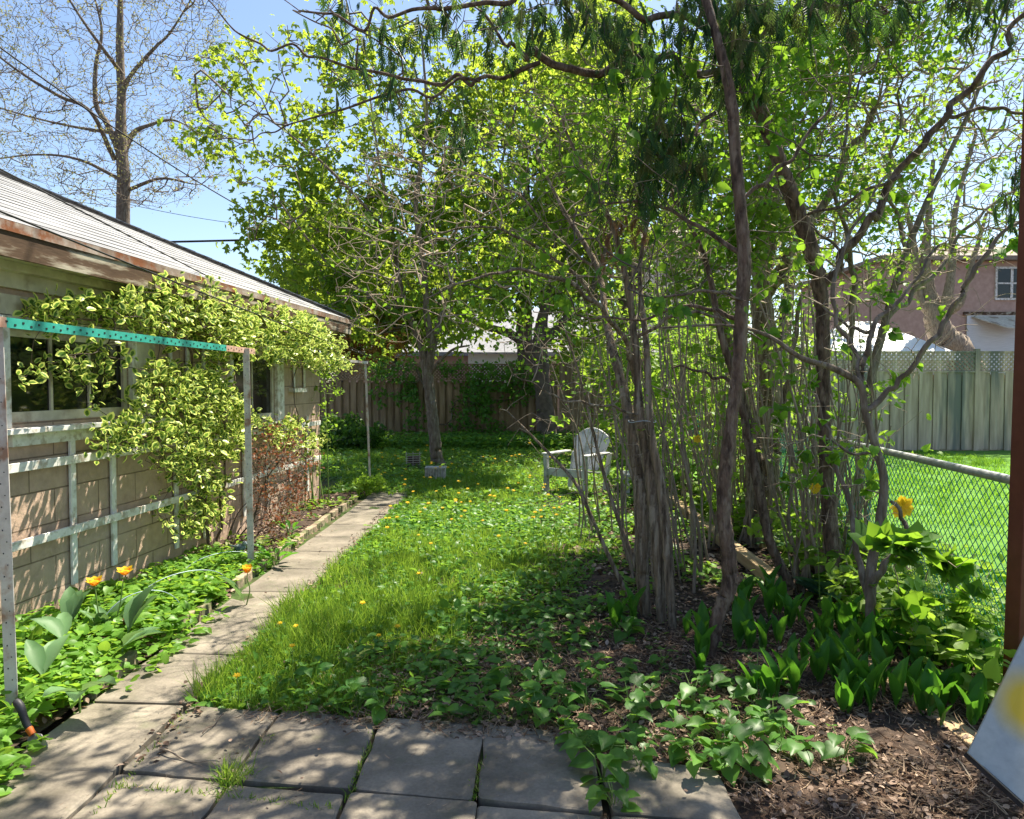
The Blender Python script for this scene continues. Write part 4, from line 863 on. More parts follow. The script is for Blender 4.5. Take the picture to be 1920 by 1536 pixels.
t.guide([(1225, 1180, 4.62, 0.0246), (1180, 1120, 4.65, 0.0164), (1140, 1040, 4.7, 0.0139), (1105, 960, 4.75, 0.0131), (1075, 900, 4.8, 0.0115), (1010, 830, 4.9, 0.0082), (950, 770, 5, 0.0049)], 4, False)
t.guide([(1196, 1070, 4.6, 0.0164), (1155, 960, 4.7, 0.0131), (1130, 880, 4.75, 0.0115), (1110, 800, 4.8, 0.0098), (1085, 700, 4.85, 0.0082), (1060, 620, 4.9, 0.0057)], 4)
for g in ([(1192, 720, 4.6, 0.0164), (1160, 620, 4.4, 0.0148), (1080, 540, 4.2, 0.0123), (990, 510, 4.0, 0.0098), (900, 520, 3.9, 0.0066), (800, 560, 3.8, 0.0041)], [(1130, 580, 5, 0.0131), (1060, 500, 4.9, 0.0115), (960, 440, 4.8, 0.0090), (860, 430, 4.7, 0.0066), (760, 460, 4.6, 0.0033)],
          [(1120, 500, 5.2, 0.0115), (1040, 440, 5.3, 0.0090), (950, 350, 5.4, 0.0066), (850, 320, 5.5, 0.0041)], [(1190, 640, 4.5, 0.0115), (1250, 600, 4.4, 0.0098), (1330, 590, 4.3, 0.0082), (1430, 640, 4.2, 0.0049)], [(1200, 780, 4.5, 0.0098), (1130, 760, 4.3, 0.0074), (1040, 740, 4.2, 0.0049), (960, 700, 4.1, 0.0033)]): t.guide(g, 4, wob=.01)
tp = np.vstack([polypts([(640, 620), (600, 420), (700, 250), (900, 200), (1150, 150), (1300, 150), (1350, 420), (1300, 640), (1100, 700), (900, 640), (760, 650)], 3.9, 6.3, 1500, .5, 7), polypts([(930, 800), (960, 640), (1150, 640), (1180, 900), (1120, 1020), (1020, 960)], 4.3, 5.2, 90), polypts([(1180, 900), (1090, 700), (1330, 650), (1360, 800), (1300, 900)], 4.2, 5.2, 60)])
t.grow(tp, .12, .35, .07, .7); t.radii(.0016, .44, .013)
t.trunk_mesh('trunk', M['bark_shred'], li, 16, .09, 5); t.edges_mesh('branches', M['twig'], li, 4)
q, d = scatter_leaves(t, 14000, .004, .07, -.3, .9, .5, 9, -.15); uu, vv = proj(q); ok = (rng.random(len(q)) < np.interp(vv, [150, 560, 700, 800], [1, .8, .25, .12])) & (rng.random(len(q)) < np.interp(uu, [600, 850, 1000], [.35, .7, 1])); q, d = q[ok], d[ok]
leaves('foliage', OV, q, d, droopn(len(q)), rng.uniform(.014, .042, len(q)), M['lilac'], li)
tw_ = E('wire_tie', P(1190, 790, 4.45), 'pale wire tie looped around the forked lilac trunk', 'wire'); c = P(1204, 790, 4.47); MB().tube([c + [.085 * math.cos(a), .07 * math.sin(a), .006 * math.sin(3 * a)] for a in np.linspace(0, 6.283, 20)], .003, 5).build('wire', M['metal'], tw_)

# single reddish sapling in the centre right
sa = tree('young_tree', G(1330, 1245), 'single dark reddish stem with a kinked stub low down, right of the forked lilac')
t = Tree(30000)
t.guide([(1328, 1250, 3.85, .030), (1335, 1205, 3.85, .036), (1348, 1150, 3.85, .038), (1368, 1095, 3.85, .043), (1364, 1040, 3.85, .039), (1356, 960, 3.85, .036), (1360, 880, 3.85, .037), (1372, 780, 3.85, .033), (1384, 690, 3.85, .034), (1391, 590, 3.85, .034), (1396, 480, 3.85, .036), (1388, 380, 3.85, .032), (1378, 280, 3.85, .030), (1368, 170, 3.85, .028), (1340, 60, 3.9, .024), (1310, -60, 4, .02), (1280, -250, 4.2, .01)], 3, False)
t.guide([(1368, 1098, 3.85, .03), (1382, 1088, 3.83, .02), (1392, 1078, 3.81, .014)], 3)
for g in ([(1396, 480, 3.85, .014), (1300, 420, 4, .011), (1200, 380, 4.2, .008), (1100, 400, 4.3, .004)], [(1390, 600, 3.85, .012), (1300, 575, 3.9, .010), (1200, 600, 4, .007), (1080, 590, 4.1, .004)], [(1388, 380, 3.85, .012), (1480, 300, 3.9, .010), (1560, 180, 4, .007)], [(1391, 560, 3.85, .010), (1330, 545, 3.6, .008), (1230, 560, 3.5, .005)]): t.guide(g, 4, wob=.01)
tp = polypts([(880, 520), (930, 330), (1000, 150), (1200, 80), (1500, 60), (1640, 200), (1600, 420), (1450, 500), (1350, 640), (1150, 560), (1000, 560)], 3.3, 4.6, 230, .4, 8)
t.grow(tp, .12, .3, .05, .5); t.radii(.0016, .48, .014); t.trunk_mesh('trunk', M['bark_red'], sa, 14, .07, 4); t.edges_mesh('branches', M['twig_dark'], sa, 4)
q, d = scatter_leaves(t, 1000, .005, .05, -.8, .9, .35, 12, .0); leaves('foliage', HT, q, nrmz(d + [0, 0, -.5]), nrmz(rdir(len(q), .6)), rng.uniform(.03, .08, len(q)), M['lilac'], sa)

# overhanging cedar
ce = tree('cedar_tree', G(1575, 1135), 'dark cedar leaning left overhead with drooping sprays along the top')
t = Tree(30000)
t.guide([(1572, 1130, 4.9, .05), (1560, 1020, 4.95, .046), (1550, 900, 5, .044), (1545, 780, 5, .042), (1542, 660, 5, .045), (1540, 560, 5, .05), (1515, 450, 4.95, .052), (1475, 340, 4.9, .05), (1430, 220, 4.8, .05), (1390, 135, 4.7, .056), (1345, 50, 4.6, .05), (1300, -50, 4.5, .05), (1220, -250, 4.4, .03)], 3, False)
for g in ([(1390, 140, 4.7, 0.0273), (1300, 130, 4.5, 0.0234), (1230, 112, 4.4, 0.0218), (1130, 128, 4.3, 0.0218), (1010, 118, 4.2, 0.0203), (960, 80, 4.2, 0.0117), (900, 20, 4.2, 0.0078)], [(1010, 118, 4.2, 0.0140), (900, 150, 4.1, 0.0109), (860, 140, 4.1, 0.0094), (720, 145, 4, 0.0086), (600, 105, 4, 0.0070), (480, 80, 4, 0.0055), (380, -10, 4, 0.0031)],
          [(900, 152, 4.1, 0.0086), (780, 180, 4, 0.0078), (620, 210, 4, 0.0055), (520, 245, 4, 0.0039), (400, 262, 4, 0.0031)], [(1345, 50, 4.6, 0.0234), (1200, 20, 4.2, 0.0172), (1000, -10, 4, 0.0140), (840, 15, 3.9, 0.0109), (700, 30, 3.8, 0.0078), (560, 20, 3.8, 0.0047)], [(700, 145, 4, 0.0055), (620, 60, 3.9, 0.0039), (520, -10, 3.9, 0.0023)],
          [(1390, 140, 4.7, 0.0156), (1300, 260, 4.4, 0.0109), (1230, 260, 4.2, 0.0078), (1200, 330, 4.1, 0.0047)], [(1540, 540, 5, 0.0273), (1600, 450, 4.9, 0.0257), (1690, 330, 4.8, 0.0242), (1770, 220, 4.7, 0.0218), (1860, 110, 4.6, 0.0187), (1960, 0, 4.5, 0.0140)], [(1770, 215, 4.7, 0.0140), (1850, 205, 4.6, 0.0109), (1960, 215, 4.5, 0.0078)],
          [(1690, 330, 4.8, 0.0125), (1560, 390, 4.8, 0.0101), (1500, 410, 4.9, 0.0062)], [(1380, 100, 4.6, 0.0156), (1480, 20, 4.4, 0.0117), (1640, 5, 4.2, 0.0094), (1820, -30, 4, 0.0062)], [(1640, 5, 4.2, 0.0078), (1660, 80, 4.2, 0.0070), (1600, 170, 4.2, 0.0047), (1530, 260, 4.2, 0.0031)]): t.guide(g, 4, wob=.02)
spots = [((640, 20), 60, 40), ((660, 110), 40, 55), ((735, 120), 25, 110), ((735, 200), 18, 40), ((840, 60), 70, 60), ((860, 200), 30, 60), ((850, 260), 22, 30), ((950, 40), 70, 45), ((920, 90), 50, 45), ((1050, 30), 90, 40), ((1230, 260), 60, 50), ((1240, 320), 60, 50), ((1260, 230), 40, 50),
         ((1190, 370), 35, 30), ((1300, 50), 80, 40), ((1380, 30), 80, 35), ((1345, 120), 35, 50), ((1180, 120), 60, 40), ((1500, 40), 90, 50), ((1650, 30), 80, 40), ((1800, 10), 90, 40), ((1900, 340), 25, 60), ((1890, 420), 20, 60), ((1420, 130), 40, 60), ((1300, 340), 30, 50), ((1160, 60), 50, 40)]
tp = []
for (c, su, sv) in spots:
    for _ in range(max(5, int(su * sv / 190))): tp.append(P(c[0] + rng.normal(0, su * .55), c[1] - 10 + rng.normal(0, sv * .5), rng.uniform(3.8, 4.5)))
t.gpts(spline(np.array([[*P(1300, -50, 4.5), .05], [1.1, 5.2, 5.0, .045], [1.3, 6.0, 6.2, .03], [1.4, 6.4, 7.6, .015]]), 4))
for a in range(12):
    z_ = rng.uniform(4.8, 7); e_ = np.array([rng.uniform(-.8, 4.4), rng.uniform(3.8, 9.3), z_ + .3]); b0 = np.array([1.25, 5.8, z_ - .3]); 
    if proj(e_)[1] < -60: t.gpts(spline(np.array([[*b0, .018], [*((b0 + e_) / 2 + [0, 0, .15]), .012], [*e_, .005]]), 3))
t.grow(np.array(tp), .12, 0, .05, .5); t.radii(.0018, .45, .012); t.trunk_mesh('trunk', M['bark_red'], ce, 14, .08, 4); t.edges_mesh('branches', M['twig_dark'], ce, 4)
i = np.repeat(t.tips, 6); q = t.p[i] + rng.standard_normal((len(i), 3)) * [.05, .05, .05]; d = nrmz(rdir(len(i)) * .55 + [0, 0, -1.1]); ok = sunfilter(q, .75)
leaves('foliage', SPR, q[ok], d[ok], rdir(ok.sum(), 0), rng.uniform(.06, .16, ok.sum()), M['cedar'], ce)
# the same cedar's crown continued out of view, added to shade lawn and patio
k = 5200; q = np.stack([rng.uniform(-1.0, 4.6, k), rng.uniform(3.6, 9.5, k), rng.uniform(4.6, 7.8, k)], -1); uu, vv = proj(q); ok = (vv < -40) & (clump(q, .7, 55) > .1) & sunfilter(q, .97) ; q = q[ok]
leaves('foliage', SPR, q, nrmz(rdir(len(q)) * .6 + [0, 0, -.8]), rdir(len(q)), rng.uniform(.2, .36, len(q)), M['cedar'], ce)
q = np.array([P(rng.normal(1150, 14), rng.uniform(400, 500), 4.3) for _ in range(26)] + [P(rng.normal(1205, 10), rng.uniform(380, 450), 4.3) for _ in range(12)]); leaves('dead_foliage', SPR, q, nrmz(rdir(len(q)) * .4 + [0, 0, -1]), rdir(len(q)), rng.uniform(.06, .11, len(q)), M['cedar_dead'], ce)
# shreddy cedar trunks along the fence
def oldtrunk(name, lab, g, subs, poly, Y0, Y1, n, nlf, seed, bark='bark_shred', m='farleaf', lsz=.08, cat='tree'):
    b = P(*g[0][:3]); b[2] = 0; r_ = tree(name, b, lab, cat); t = Tree(40000); t.guide(g, 4, False)
    for s_ in subs: t.guide(s_, 4, wob=.02)
    t.grow(polypts(poly, Y0, Y1, n, .6, seed), .18, .4, .07, .55); t.radii(.0028, .46, .022); t.trunk_mesh('trunk', M[bark], r_, 16, .10, 4); t.edges_mesh('branches', M['twig'], r_, 4)
    q, d = scatter_leaves(t, nlf, .009, .1, -.2, .95, .6, seed, -.1); leaves('foliage', OV, q, d, droopn(len(q)), rng.uniform(lsz * .6, lsz * 1.2, len(q)), M[m], r_, rnd=.5 + rng.normal(0, .3, len(q))); return t, r_
oldtrunk('old_cedar', 'pale shreddy-barked trunk rising beside the chain link fence', [(1440, 1010, 7.4, .15), (1438, 900, 7.4, .125), (1440, 760, 7.4, .11), (1436, 640, 7.4, .115), (1430, 540, 7.4, .10), (1440, 430, 7.4, .09), (1450, 300, 7.4, .075), (1462, 150, 7.4, .06), (1440, -20, 7.4, .04), (1430, -250, 7.4, .02)],
    [[(1432, 560, 7.4, .07), (1460, 520, 7.3, .06), (1490, 460, 7.2, .05), (1560, 350, 7.1, .04), (1640, 200, 7, .025)], [(1450, 300, 7.4, .04), (1500, 200, 7.4, .03), (1600, 60, 7.4, .02)], [(1440, 430, 7.4, .035), (1360, 330, 7.6, .025), (1300, 200, 7.8, .012)]],
    [(1250, 560), (1250, 200), (1330, -50), (1700, -50), (1800, 150), (1700, 380), (1550, 560), (1380, 600)], 6.0, 8.6, 1100, 12000, 71, lsz=.07)
oldtrunk('old_cedar', 'shorter leaning shreddy trunk in front of the tall pale one', [(1415, 1030, 6.6, .11), (1418, 930, 6.6, .09), (1410, 830, 6.6, .06), (1395, 760, 6.6, .04), (1370, 650, 6.6, .03), (1330, 520, 6.6, .02), (1290, 420, 6.6, .012)],
    [[(1418, 930, 6.6, .06), (1450, 850, 6.5, .04), (1480, 700, 6.4, .03), (1500, 560, 6.3, .015)]], [(1250, 600), (1260, 400), (1400, 350), (1540, 450), (1540, 700), (1400, 760)], 5.8, 7.3, 380, 2200, 72)
oldtrunk('dark_stem_tree', 'dark curved stem leaning left above the timber edging', [(1482, 1100, 4.95, .045), (1462, 1060, 4.95, .036), (1440, 1000, 4.95, .033), (1425, 920, 4.95, .032), (1405, 830, 4.95, .03), (1385, 740, 4.95, .026), (1350, 620, 4.95, .022), (1320, 480, 5, .018), (1270, 380, 5.1, .014), (1200, 250, 5.2, .008)],
    [[(1385, 740, 4.95, .014), (1330, 700, 5, .011), (1260, 690, 5, .007)]], [(1100, 420), (1120, 150), (1300, 60), (1420, 200), (1420, 420), (1300, 520)], 4.6, 5.6, 200, 700, 73, 'bark_red', 'lilac', .06)
# right foreground multi-stem shrub
mr = tree('multistem_shrub', G(1635, 1205), 'twisted multi-stemmed shrub reaching right in front of the chain link fence', 'shrub')
t = Tree(30000)
t.guide([(1633, 1215, 4.0, .028), (1632, 1130, 4.05, .03), (1634, 1060, 4.1, .028), (1650, 980, 4.1, .026), (1658, 900, 4.1, .024), (1640, 830, 4.1, .022), (1622, 770, 4.1, .021), (1612, 720, 4.1, .02), (1560, 690, 4.1, .018), (1500, 670, 4.1, .015), (1440, 630, 4.1, .012), (1360, 610, 4.1, .008), (1240, 615, 4.1, .005)], 3, False)
for g in ([(1622, 770, 4.1, .018), (1660, 740, 4.1, .016), (1700, 700, 4.05, .015), (1745, 640, 4.0, .015), (1790, 570, 4, .014), (1830, 500, 3.95, .013), (1890, 430, 3.9, .010), (1960, 370, 3.9, .006)], [(1612, 720, 4.1, .017), (1625, 660, 4.15, .016), (1640, 610, 4.2, .014), (1690, 560, 4.2, .011), (1760, 460, 4.3, .007)],
          [(1634, 1100, 4.05, .022), (1660, 1060, 4.0, .018), (1690, 1020, 3.95, .015), (1694, 980, 3.9, .012), (1670, 940, 3.9, .009)], [(1612, 720, 4.1, .014), (1600, 650, 4.2, .012), (1560, 560, 4.3, .012), (1600, 430, 4.4, .010), (1660, 330, 4.5, .006)], [(1632, 1130, 4.1, .02), (1610, 1040, 4.15, .017), (1590, 940, 4.2, .014), (1560, 840, 4.3, .010), (1530, 740, 4.4, .007)],
          [(1640, 840, 4.1, .012), (1600, 850, 4.2, .009), (1540, 820, 4.2, .006)], [(1635, 620, 4.2, .012), (1590, 610, 4.4, .009), (1520, 560, 4.5, .006)]): t.guide(g, 4, wob=.008)
tp = polypts([(1400, 900), (1400, 560), (1500, 380), (1750, 250), (1950, 250), (1950, 520), (1800, 640), (1720, 720), (1700, 1000), (1560, 1000)], 3.7, 4.8, 330, .4, 9); t.grow(tp, .1, .3, .05, .6); t.radii(.0014, .48, .010)
t.trunk_mesh('stems', M['bark'], mr, 12, .08, 4); t.edges_mesh('branches', M['twig'], mr, 4); q, d = scatter_leaves(t, 330, .004, .04, -.2, .9); leaves('foliage', HT, q, d, droopn(len(q)), rng.uniform(.04, .085, len(q)), M['lilac'], mr)
# thickets of thin stems
def thicket(name, lab, ul, ur, vb, Y0, Y1, vt, n, lean, seed, nlf=200):
    r_ = tree(name, [0, 0, 0], lab, 'shrub'); c = P((ul + ur) / 2, vb, (Y0 + Y1) / 2); r_.location = (c[0], c[1], 0); base[r_.name] = np.array([c[0], c[1], 0]); t = Tree(20000)
    for i in range(n):
        u = rng.uniform(ul, ur); Yy = rng.uniform(Y0, Y1); b = P(u, vb, Yy); b[2] = 0; tv = rng.uniform(*vt); h = 1.5 + (722 - tv) / FPX * Yy; rr = rng.uniform(.006, .016); dx, dy = rng.normal(lean, .22), rng.normal(0, .2)
        p = [np.array([*(b + [dx * h * f * .5 + .05 * math.sin(f * 7 + i), dy * h * f * .4, h * f - b[2]]), rr * (1 - .65 * f)]) for f in (0, .2, .4, .6, .8, 1)]; t.gpts(spline(np.array(p), 3), False)
    tp = t.p[rng.integers(0, t.n, n * 7)] + rng.normal(0, .16, (n * 7, 3)); tp = tp[tp[:, 2] > .35]; t.grow(tp, .1, .4, .06, .6); t.radii(.0016, .46, .006); t.trunk_mesh('stems', M['bark_grey'], r_, 7, .06, 3); t.edges_mesh('twigs', M['twig'], r_, 3)
    q, d = scatter_leaves(t, nlf, .004, .05, 0, .5); leaves('foliage', HT, q, d, droopn(len(q)), rng.uniform(.03, .07, len(q)), M['brightleaf'], r_)
thicket('lilac_thicket', 'thicket of thin pale stems along the chain link fence behind the right shrub', 1480, 1620, 1120, 4.9, 6.3, (520, 800), 58, -.05, 1, 1100)
thicket('lilac_thicket', 'group of thin upright stems between the shreddy trunks and the fence', 1330, 1480, 1000, 6.3, 8.3, (420, 700), 58, -.15, 2, 1300)
thicket('lilac_thicket', 'loose thin stems left of the leaning dark stem', 1250, 1400, 960, 7.6, 9.5, (430, 680), 34, -.2, 3, 1200)
thicket('lilac_thicket', 'thin shoots growing in front of the garden chair', 1060, 1180, 1010, 6.4, 7.6, (560, 800), 9, -.25, 4, 160)

# ================================================================== GROUND PLANTS
def stuff(name, T0, pos, d, n, size, m, wid=None, rnd=None): o = leaves(name, T0, pos, d, n, size, M[m], None, wid, rnd); return tag(o, kind='stuff')
def bx(y): return np.interp(y, [3.0, 3.4, 4.0, 4.7, 6.0, 7.3, 10, 19], [-.75, -.55, -.25, .10, .55, .92, 1.6, 2.4])
def area(n, x0, x1, y0, y1, ypow=1.0): return rng.uniform(x0, x1, n), y0 + (y1 - y0) * rng.random(n) ** ypow
def fall(y): return np.clip(y / 5, .75, 2.6)
# lawn grass in tufts
def grass(name, n, x0, x1, y0, y1, keep, m, hmin, hmax, yp=1.0, wk=1.0, tuft=.035, lean=.45, dens=None):
    cx_, cy_ = area(n // 14, x0, x1, y0, y1, yp); i = rng.integers(0, len(cx_), n); x = cx_[i] + rng.normal(0, tuft, n) * fall(cy_[i]) ** .5; y = cy_[i] + rng.normal(0, tuft, n) * fall(cy_[i]) ** .5
    ok = keep(x, y); x, y, i = x[ok], y[ok], i[ok]; k = len(x); hv = (rng.random(len(cx_)) * .6 + .6)[i]
    p = np.stack([x, y, np.full(k, .0)], -1); nz = clump(p, .5, 77)
    d = nrmz(np.stack([rng.normal(0, lean, k), rng.normal(0, lean, k), np.ones(k)], -1)); nn = rdir(k)
    s_ = rng.uniform(hmin, hmax, k) * hv * (1 + .4 * nz)
    return stuff(name, BL, p, d, nn, s_, m, wid=s_ * 0 + .11 * wk * fall(y) * rng.uniform(.7, 1.4, k), rnd=.32 + .18 * nz + rng.normal(0, .2, k))
def onlawn(x, y):
    n = .12 * np.sin(y * 6 + x * 3) + .06 * np.sin(x * 19 + y * 11); e = colx(0, y) + .03 * np.sin(y * 5) - np.where(y > 9.6, 1.2, 0)
    return (x > e + .06 * n) & (x < bx(y) + n + rng.normal(0, .12, len(x))) & (y > 3.16 + .25 * n - .16 * (x + .8)) & (y < 18.6) & (clump(np.stack([x, y, x * 0], -1), .45, 5) > -1.1)
grass('grass', 64000, -1.6, 1.0, 3.1, 7.0, onlawn, 'grass', .04, .125, 1.25)
grass('grass', 60000, -3.2, 2.4, 6.8, 12.0, onlawn, 'grass', .05, .13, 1.0)
grass('grass', 36000, -5.5, 3.0, 11.5, 18.8, lambda x, y: (x < bx(y) + .3) & (x > -5.5), 'grass', .06, .14, 1.0)
grass('grass', 70000, 2.3, 9.5, 1.9, 16.0, lambda x, y: (x > 2.46 + .12 * (y - 3.5) - .12) & (rng.random(len(x)) < 1), 'grass_next', .05, .12, 1.3)
gx, gy = [], []
for a, b in (((205, 1472), (434, 1492)), ((434, 1492), (634, 1518)), ((178, 1530), (345, 1338)), ((408, 1500), (505, 1380)), ((650, 1500), (700, 1375)), ((885, 1500), (905, 1430))):      # grass in the joints
    for _ in range(90):
        f = rng.random(); g_ = G(a[0] + (b[0] - a[0]) * f, a[1] + (b[1] - a[1]) * f, .03); gx.append(g_[0] + rng.normal(0, .008)); gy.append(g_[1] + rng.normal(0, .008))
g_ = G(435, 1462, .03); gx += list(g_[0] + rng.normal(0, .03, 160)); gy += list(g_[1] + rng.normal(0, .03, 160)); k = len(gx)
sz = rng.uniform(.015, .04, k); sz[-160:] = rng.uniform(.05, .11, 160)
stuff('joint_grass', BL, np.stack([gx, gy, np.full(k, .022)], -1), nrmz(np.stack([rng.normal(0, .6, k), rng.normal(0, .6, k), np.ones(k)], -1)), rdir(k), sz, 'grass', wid=np.full(k, .09))
# moss and crumbs in the joints
# low broad leaves in the lawn, weeds
def cover(name, n, x0, x1, y0, y1, keep, m, s0, s1, z0=.01, z1=.08, T0=HT, yp=1.0, tilt=.5, cl=.35, th=-.6, seed=1, filt=None):
    x, y = area(n, x0, x1, y0, y1, yp); p = np.stack([x, y, rng.uniform(z0, z1, n)], -1); ok = keep(x, y) & (clump(p * [1, 1, 0], cl, seed) > th); p = p[ok]; k = len(p)
    d = nrmz(np.stack([rng.normal(0, 1, k), rng.normal(0, 1, k), rng.normal(.15, .25, k)], -1)); nn = nrmz(rdir(k) * tilt + UP)
    return stuff(name, T0, p, d, nn, rng.uniform(s0, s1, k) * fall(p[:, 1]) ** .35, m)
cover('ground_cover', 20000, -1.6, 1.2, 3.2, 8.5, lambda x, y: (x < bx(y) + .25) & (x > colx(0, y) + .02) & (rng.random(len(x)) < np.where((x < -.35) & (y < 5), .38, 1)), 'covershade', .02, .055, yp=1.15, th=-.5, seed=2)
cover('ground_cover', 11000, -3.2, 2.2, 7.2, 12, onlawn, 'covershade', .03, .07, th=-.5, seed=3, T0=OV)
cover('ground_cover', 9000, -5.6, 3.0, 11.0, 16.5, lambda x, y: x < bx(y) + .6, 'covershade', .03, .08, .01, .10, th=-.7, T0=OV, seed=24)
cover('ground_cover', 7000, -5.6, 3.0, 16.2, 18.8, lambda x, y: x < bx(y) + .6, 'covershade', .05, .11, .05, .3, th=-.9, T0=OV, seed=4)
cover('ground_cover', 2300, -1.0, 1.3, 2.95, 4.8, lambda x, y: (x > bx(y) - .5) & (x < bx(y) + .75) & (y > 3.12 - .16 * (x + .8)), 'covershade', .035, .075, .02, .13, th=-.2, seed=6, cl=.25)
cover('ground_cover', 5200, .8, 2.0, 5.0, 12, lambda x, y: (x > bx(y) - .1), 'cover', .03, .07, .01, .12, th=.0, seed=8)
cover('ground_cover', 5200, 2.0, 3.3, 2.9, 9.5, lambda x, y: (x > 1.93) & (x < 2.5 + .12 * (y - 3.5) + .4), 'brightleaf', .05, .11, .03, .38, th=-.35, seed=9)
cover('ground_cover', 1500, .3, 2.1, 2.9, 5.6, lambda x, y: x > bx(y), 'covershade', .02, .05, .01, .05, th=.25, seed=10)
# bed below the garage wall
def inbed(x, y): s_ = (np.stack([x, y], -1) - OG[:2]) @ NX[:2]; return (s_ > .03) & (x < -1.97 + .06 * np.sin(y * 8))
cover('bed_cover', 5600, -2.95, -1.95, 2.0, 4.9, inbed, 'cover', .035, .08, .03, .16, th=-1.2, seed=12, yp=.85, tilt=.45)
cover('bed_cover', 2600, -2.8, -1.95, 4.8, 6.2, inbed, 'cover', .03, .06, .02, .12, th=-.5, seed=13)
cover('bed_cover', 1300, -2.7, -1.95, 6.2, 10.2, inbed, 'grass', .03, .07, .02, .12, th=.1, seed=14, T0=OV)
cover('bed_cover', 420, -2.1, -1.80, 2.0, 4.6, lambda x, y: x > -2.0, 'cover', .04, .07, .05, .09, th=.0, seed=15, cl=.2)
cover('bed_cover', 900, -2.2, -1.7, 1.9, 2.75, lambda x, y: x < -1.72 - .35 * (y - 2.2), 'cover', .045, .085, .04, .16, th=-1, seed=16)
# leaf litter
def litter(n, x0, x1, y0, y1, keep, m, s0, s1, T0, z=.03, yp=1, w_=1.0, tl=.45):
    x, y = area(n, x0, x1, y0, y1, yp); ok = keep(x, y); x, y = x[ok], y[ok]; k = len(x); p = np.stack([x, y, z + rng.uniform(0, .02, k)], -1); d = nrmz(np.stack([rng.normal(0, 1, k), rng.normal(0, 1, k), rng.normal(0, .25, k)], -1)); s_ = rng.uniform(s0, s1, k)
    return stuff('leaf_litter', T0, p, d, nrmz(rdir(k) * tl + UP), s_, m, wid=s_ * w_)
def onsoil(x, y): return ((x > .35) & (x < 1) & (y > np.where(x < .8, 2.76, 2.46)) & (y < 3.1)) | (x > bx(y) - .25 + rng.normal(0, .2, len(x))) & (y > 2.98 - .22 * (x + .2) - 1.2 * np.clip((x - .75) * 3, 0, 1) + .05 * np.sin(x * 9)) & (x < 2.5)
litter(26000, -.9, 2.45, 1.8, 6.0, onsoil, 'litter', .009, .038, OV, yp=1.2)
litter(6000, .3, 2.5, 5.5, 12, lambda x, y: x > bx(y) - .4, 'litter', .03, .08, OV)
litter(34000, -1.3, 2.4, 1.8, 4.4, lambda x, y: onsoil(x, y) | ((np.abs(y - (3.12 - .16 * (x + .8))) < .05 + .05 * np.sin(x * 7) ** 2) & (x > -1.2) & (x < .5)), 'needle', .02, .07, BL, w_=1.6, tl=1)
litter(1500, -1.6, 1.2, 1.95, 3.25, lambda x, y: clump(np.stack([x, y, x * 0], -1), .2, 3) > .15, 'needle', .008, .03, BL, z=.048, w_=1.8)
litter(700, -2.0, .8, 2.0, 7.5, lambda x, y: (clump(np.stack([x, y, x * 0], -1), .15, 4) > .2), 'litter', .008, .03, OV, z=.048)
litter(3600, -2.8, -1.95, 2.0, 10, inbed, 'litter', .02, .05, OV, z=.035)
litter(900, -1.52, -1.38, 2.7, 9, lambda x, y: x > -2, 'litter', .01, .035, OV, z=.03)

# countable plants -------------------------------------------------
def plant(name, loc, lab, cat, group=None, rz=0): return E(name, loc, lab, cat, group, rz)
def lilyproto(k):
    r_ = plant('lily_plant', (0, 0, 0), 'broad upright leaves of a lily of the valley growing in the leaf litter', 'plant', 'lily of the valley leaves in the right bed'); n = [2, 3, 2, 4][k]
    p = np.array([[rng.normal(0, .008), rng.normal(0, .008), .03] for _ in range(n)]); az = np.arange(n) * 2 * np.pi / n + rng.uniform(0, 1, n); d = nrmz(np.stack([np.cos(az) * .3, np.sin(az) * .3, np.ones(n)], -1)); nn = np.stack([-np.cos(az), -np.sin(az), np.full(n, .2)], -1)
    leafparts('leaf', LI, p, d, nn, rng.uniform(.15, .23, n), M['lily'], r_); MB().tube([(0, 0, 0), (0, 0, .05), (0, 0, .09)], .003, 5).build('stem', M['stem_green'], r_); return r_
protos = [lilyproto(k) for k in range(4)]; used = [0] * 4
def place(protos, used, k, loc, rz, sc, lab=None):
    if not used[k]: o = protos[k]; o.location = [float(x) for x in loc]; o.rotation_euler.z = rz; o.scale = (sc,) * 3; used[k] = 1
    else: o = copy_tree(protos[k], loc, rz, sc)
    if lab: o['label'] = lab
    return o
zones = [([(1480, 1300), (1560, 1180), (1850, 1230), (1860, 1340), (1800, 1400), (1640, 1390)], 62), ([(1320, 1200), (1420, 1100), (1560, 1120), (1600, 1220), (1500, 1260), (1400, 1240)], 26), ([(1380, 1330), (1480, 1260), (1520, 1330), (1440, 1360)], 7), ([(1240, 1210), (1310, 1150), (1330, 1240), (1290, 1320)], 6), ([(1120, 1200), (1200, 1160), (1200, 1230)], 4), ([(1530, 1160), (1680, 1200), (1800, 1220), (1560, 1240)], 16)]
j = 0
for poly, n in zones:
    pl = np.array(poly, float)
    while n:
        u, v = rng.uniform(pl[:, 0].min(), pl[:, 0].max()), rng.uniform(pl[:, 1].min(), pl[:, 1].max())
        if inpoly(np.array([u]), np.array([v]), poly)[0]: g_ = G(u, v, .02); place(protos, used, j % 4, (g_[0], g_[1], .0), rng.uniform(0, 6.28), rng.uniform(.75, 1.25)); n -= 1; j += 1
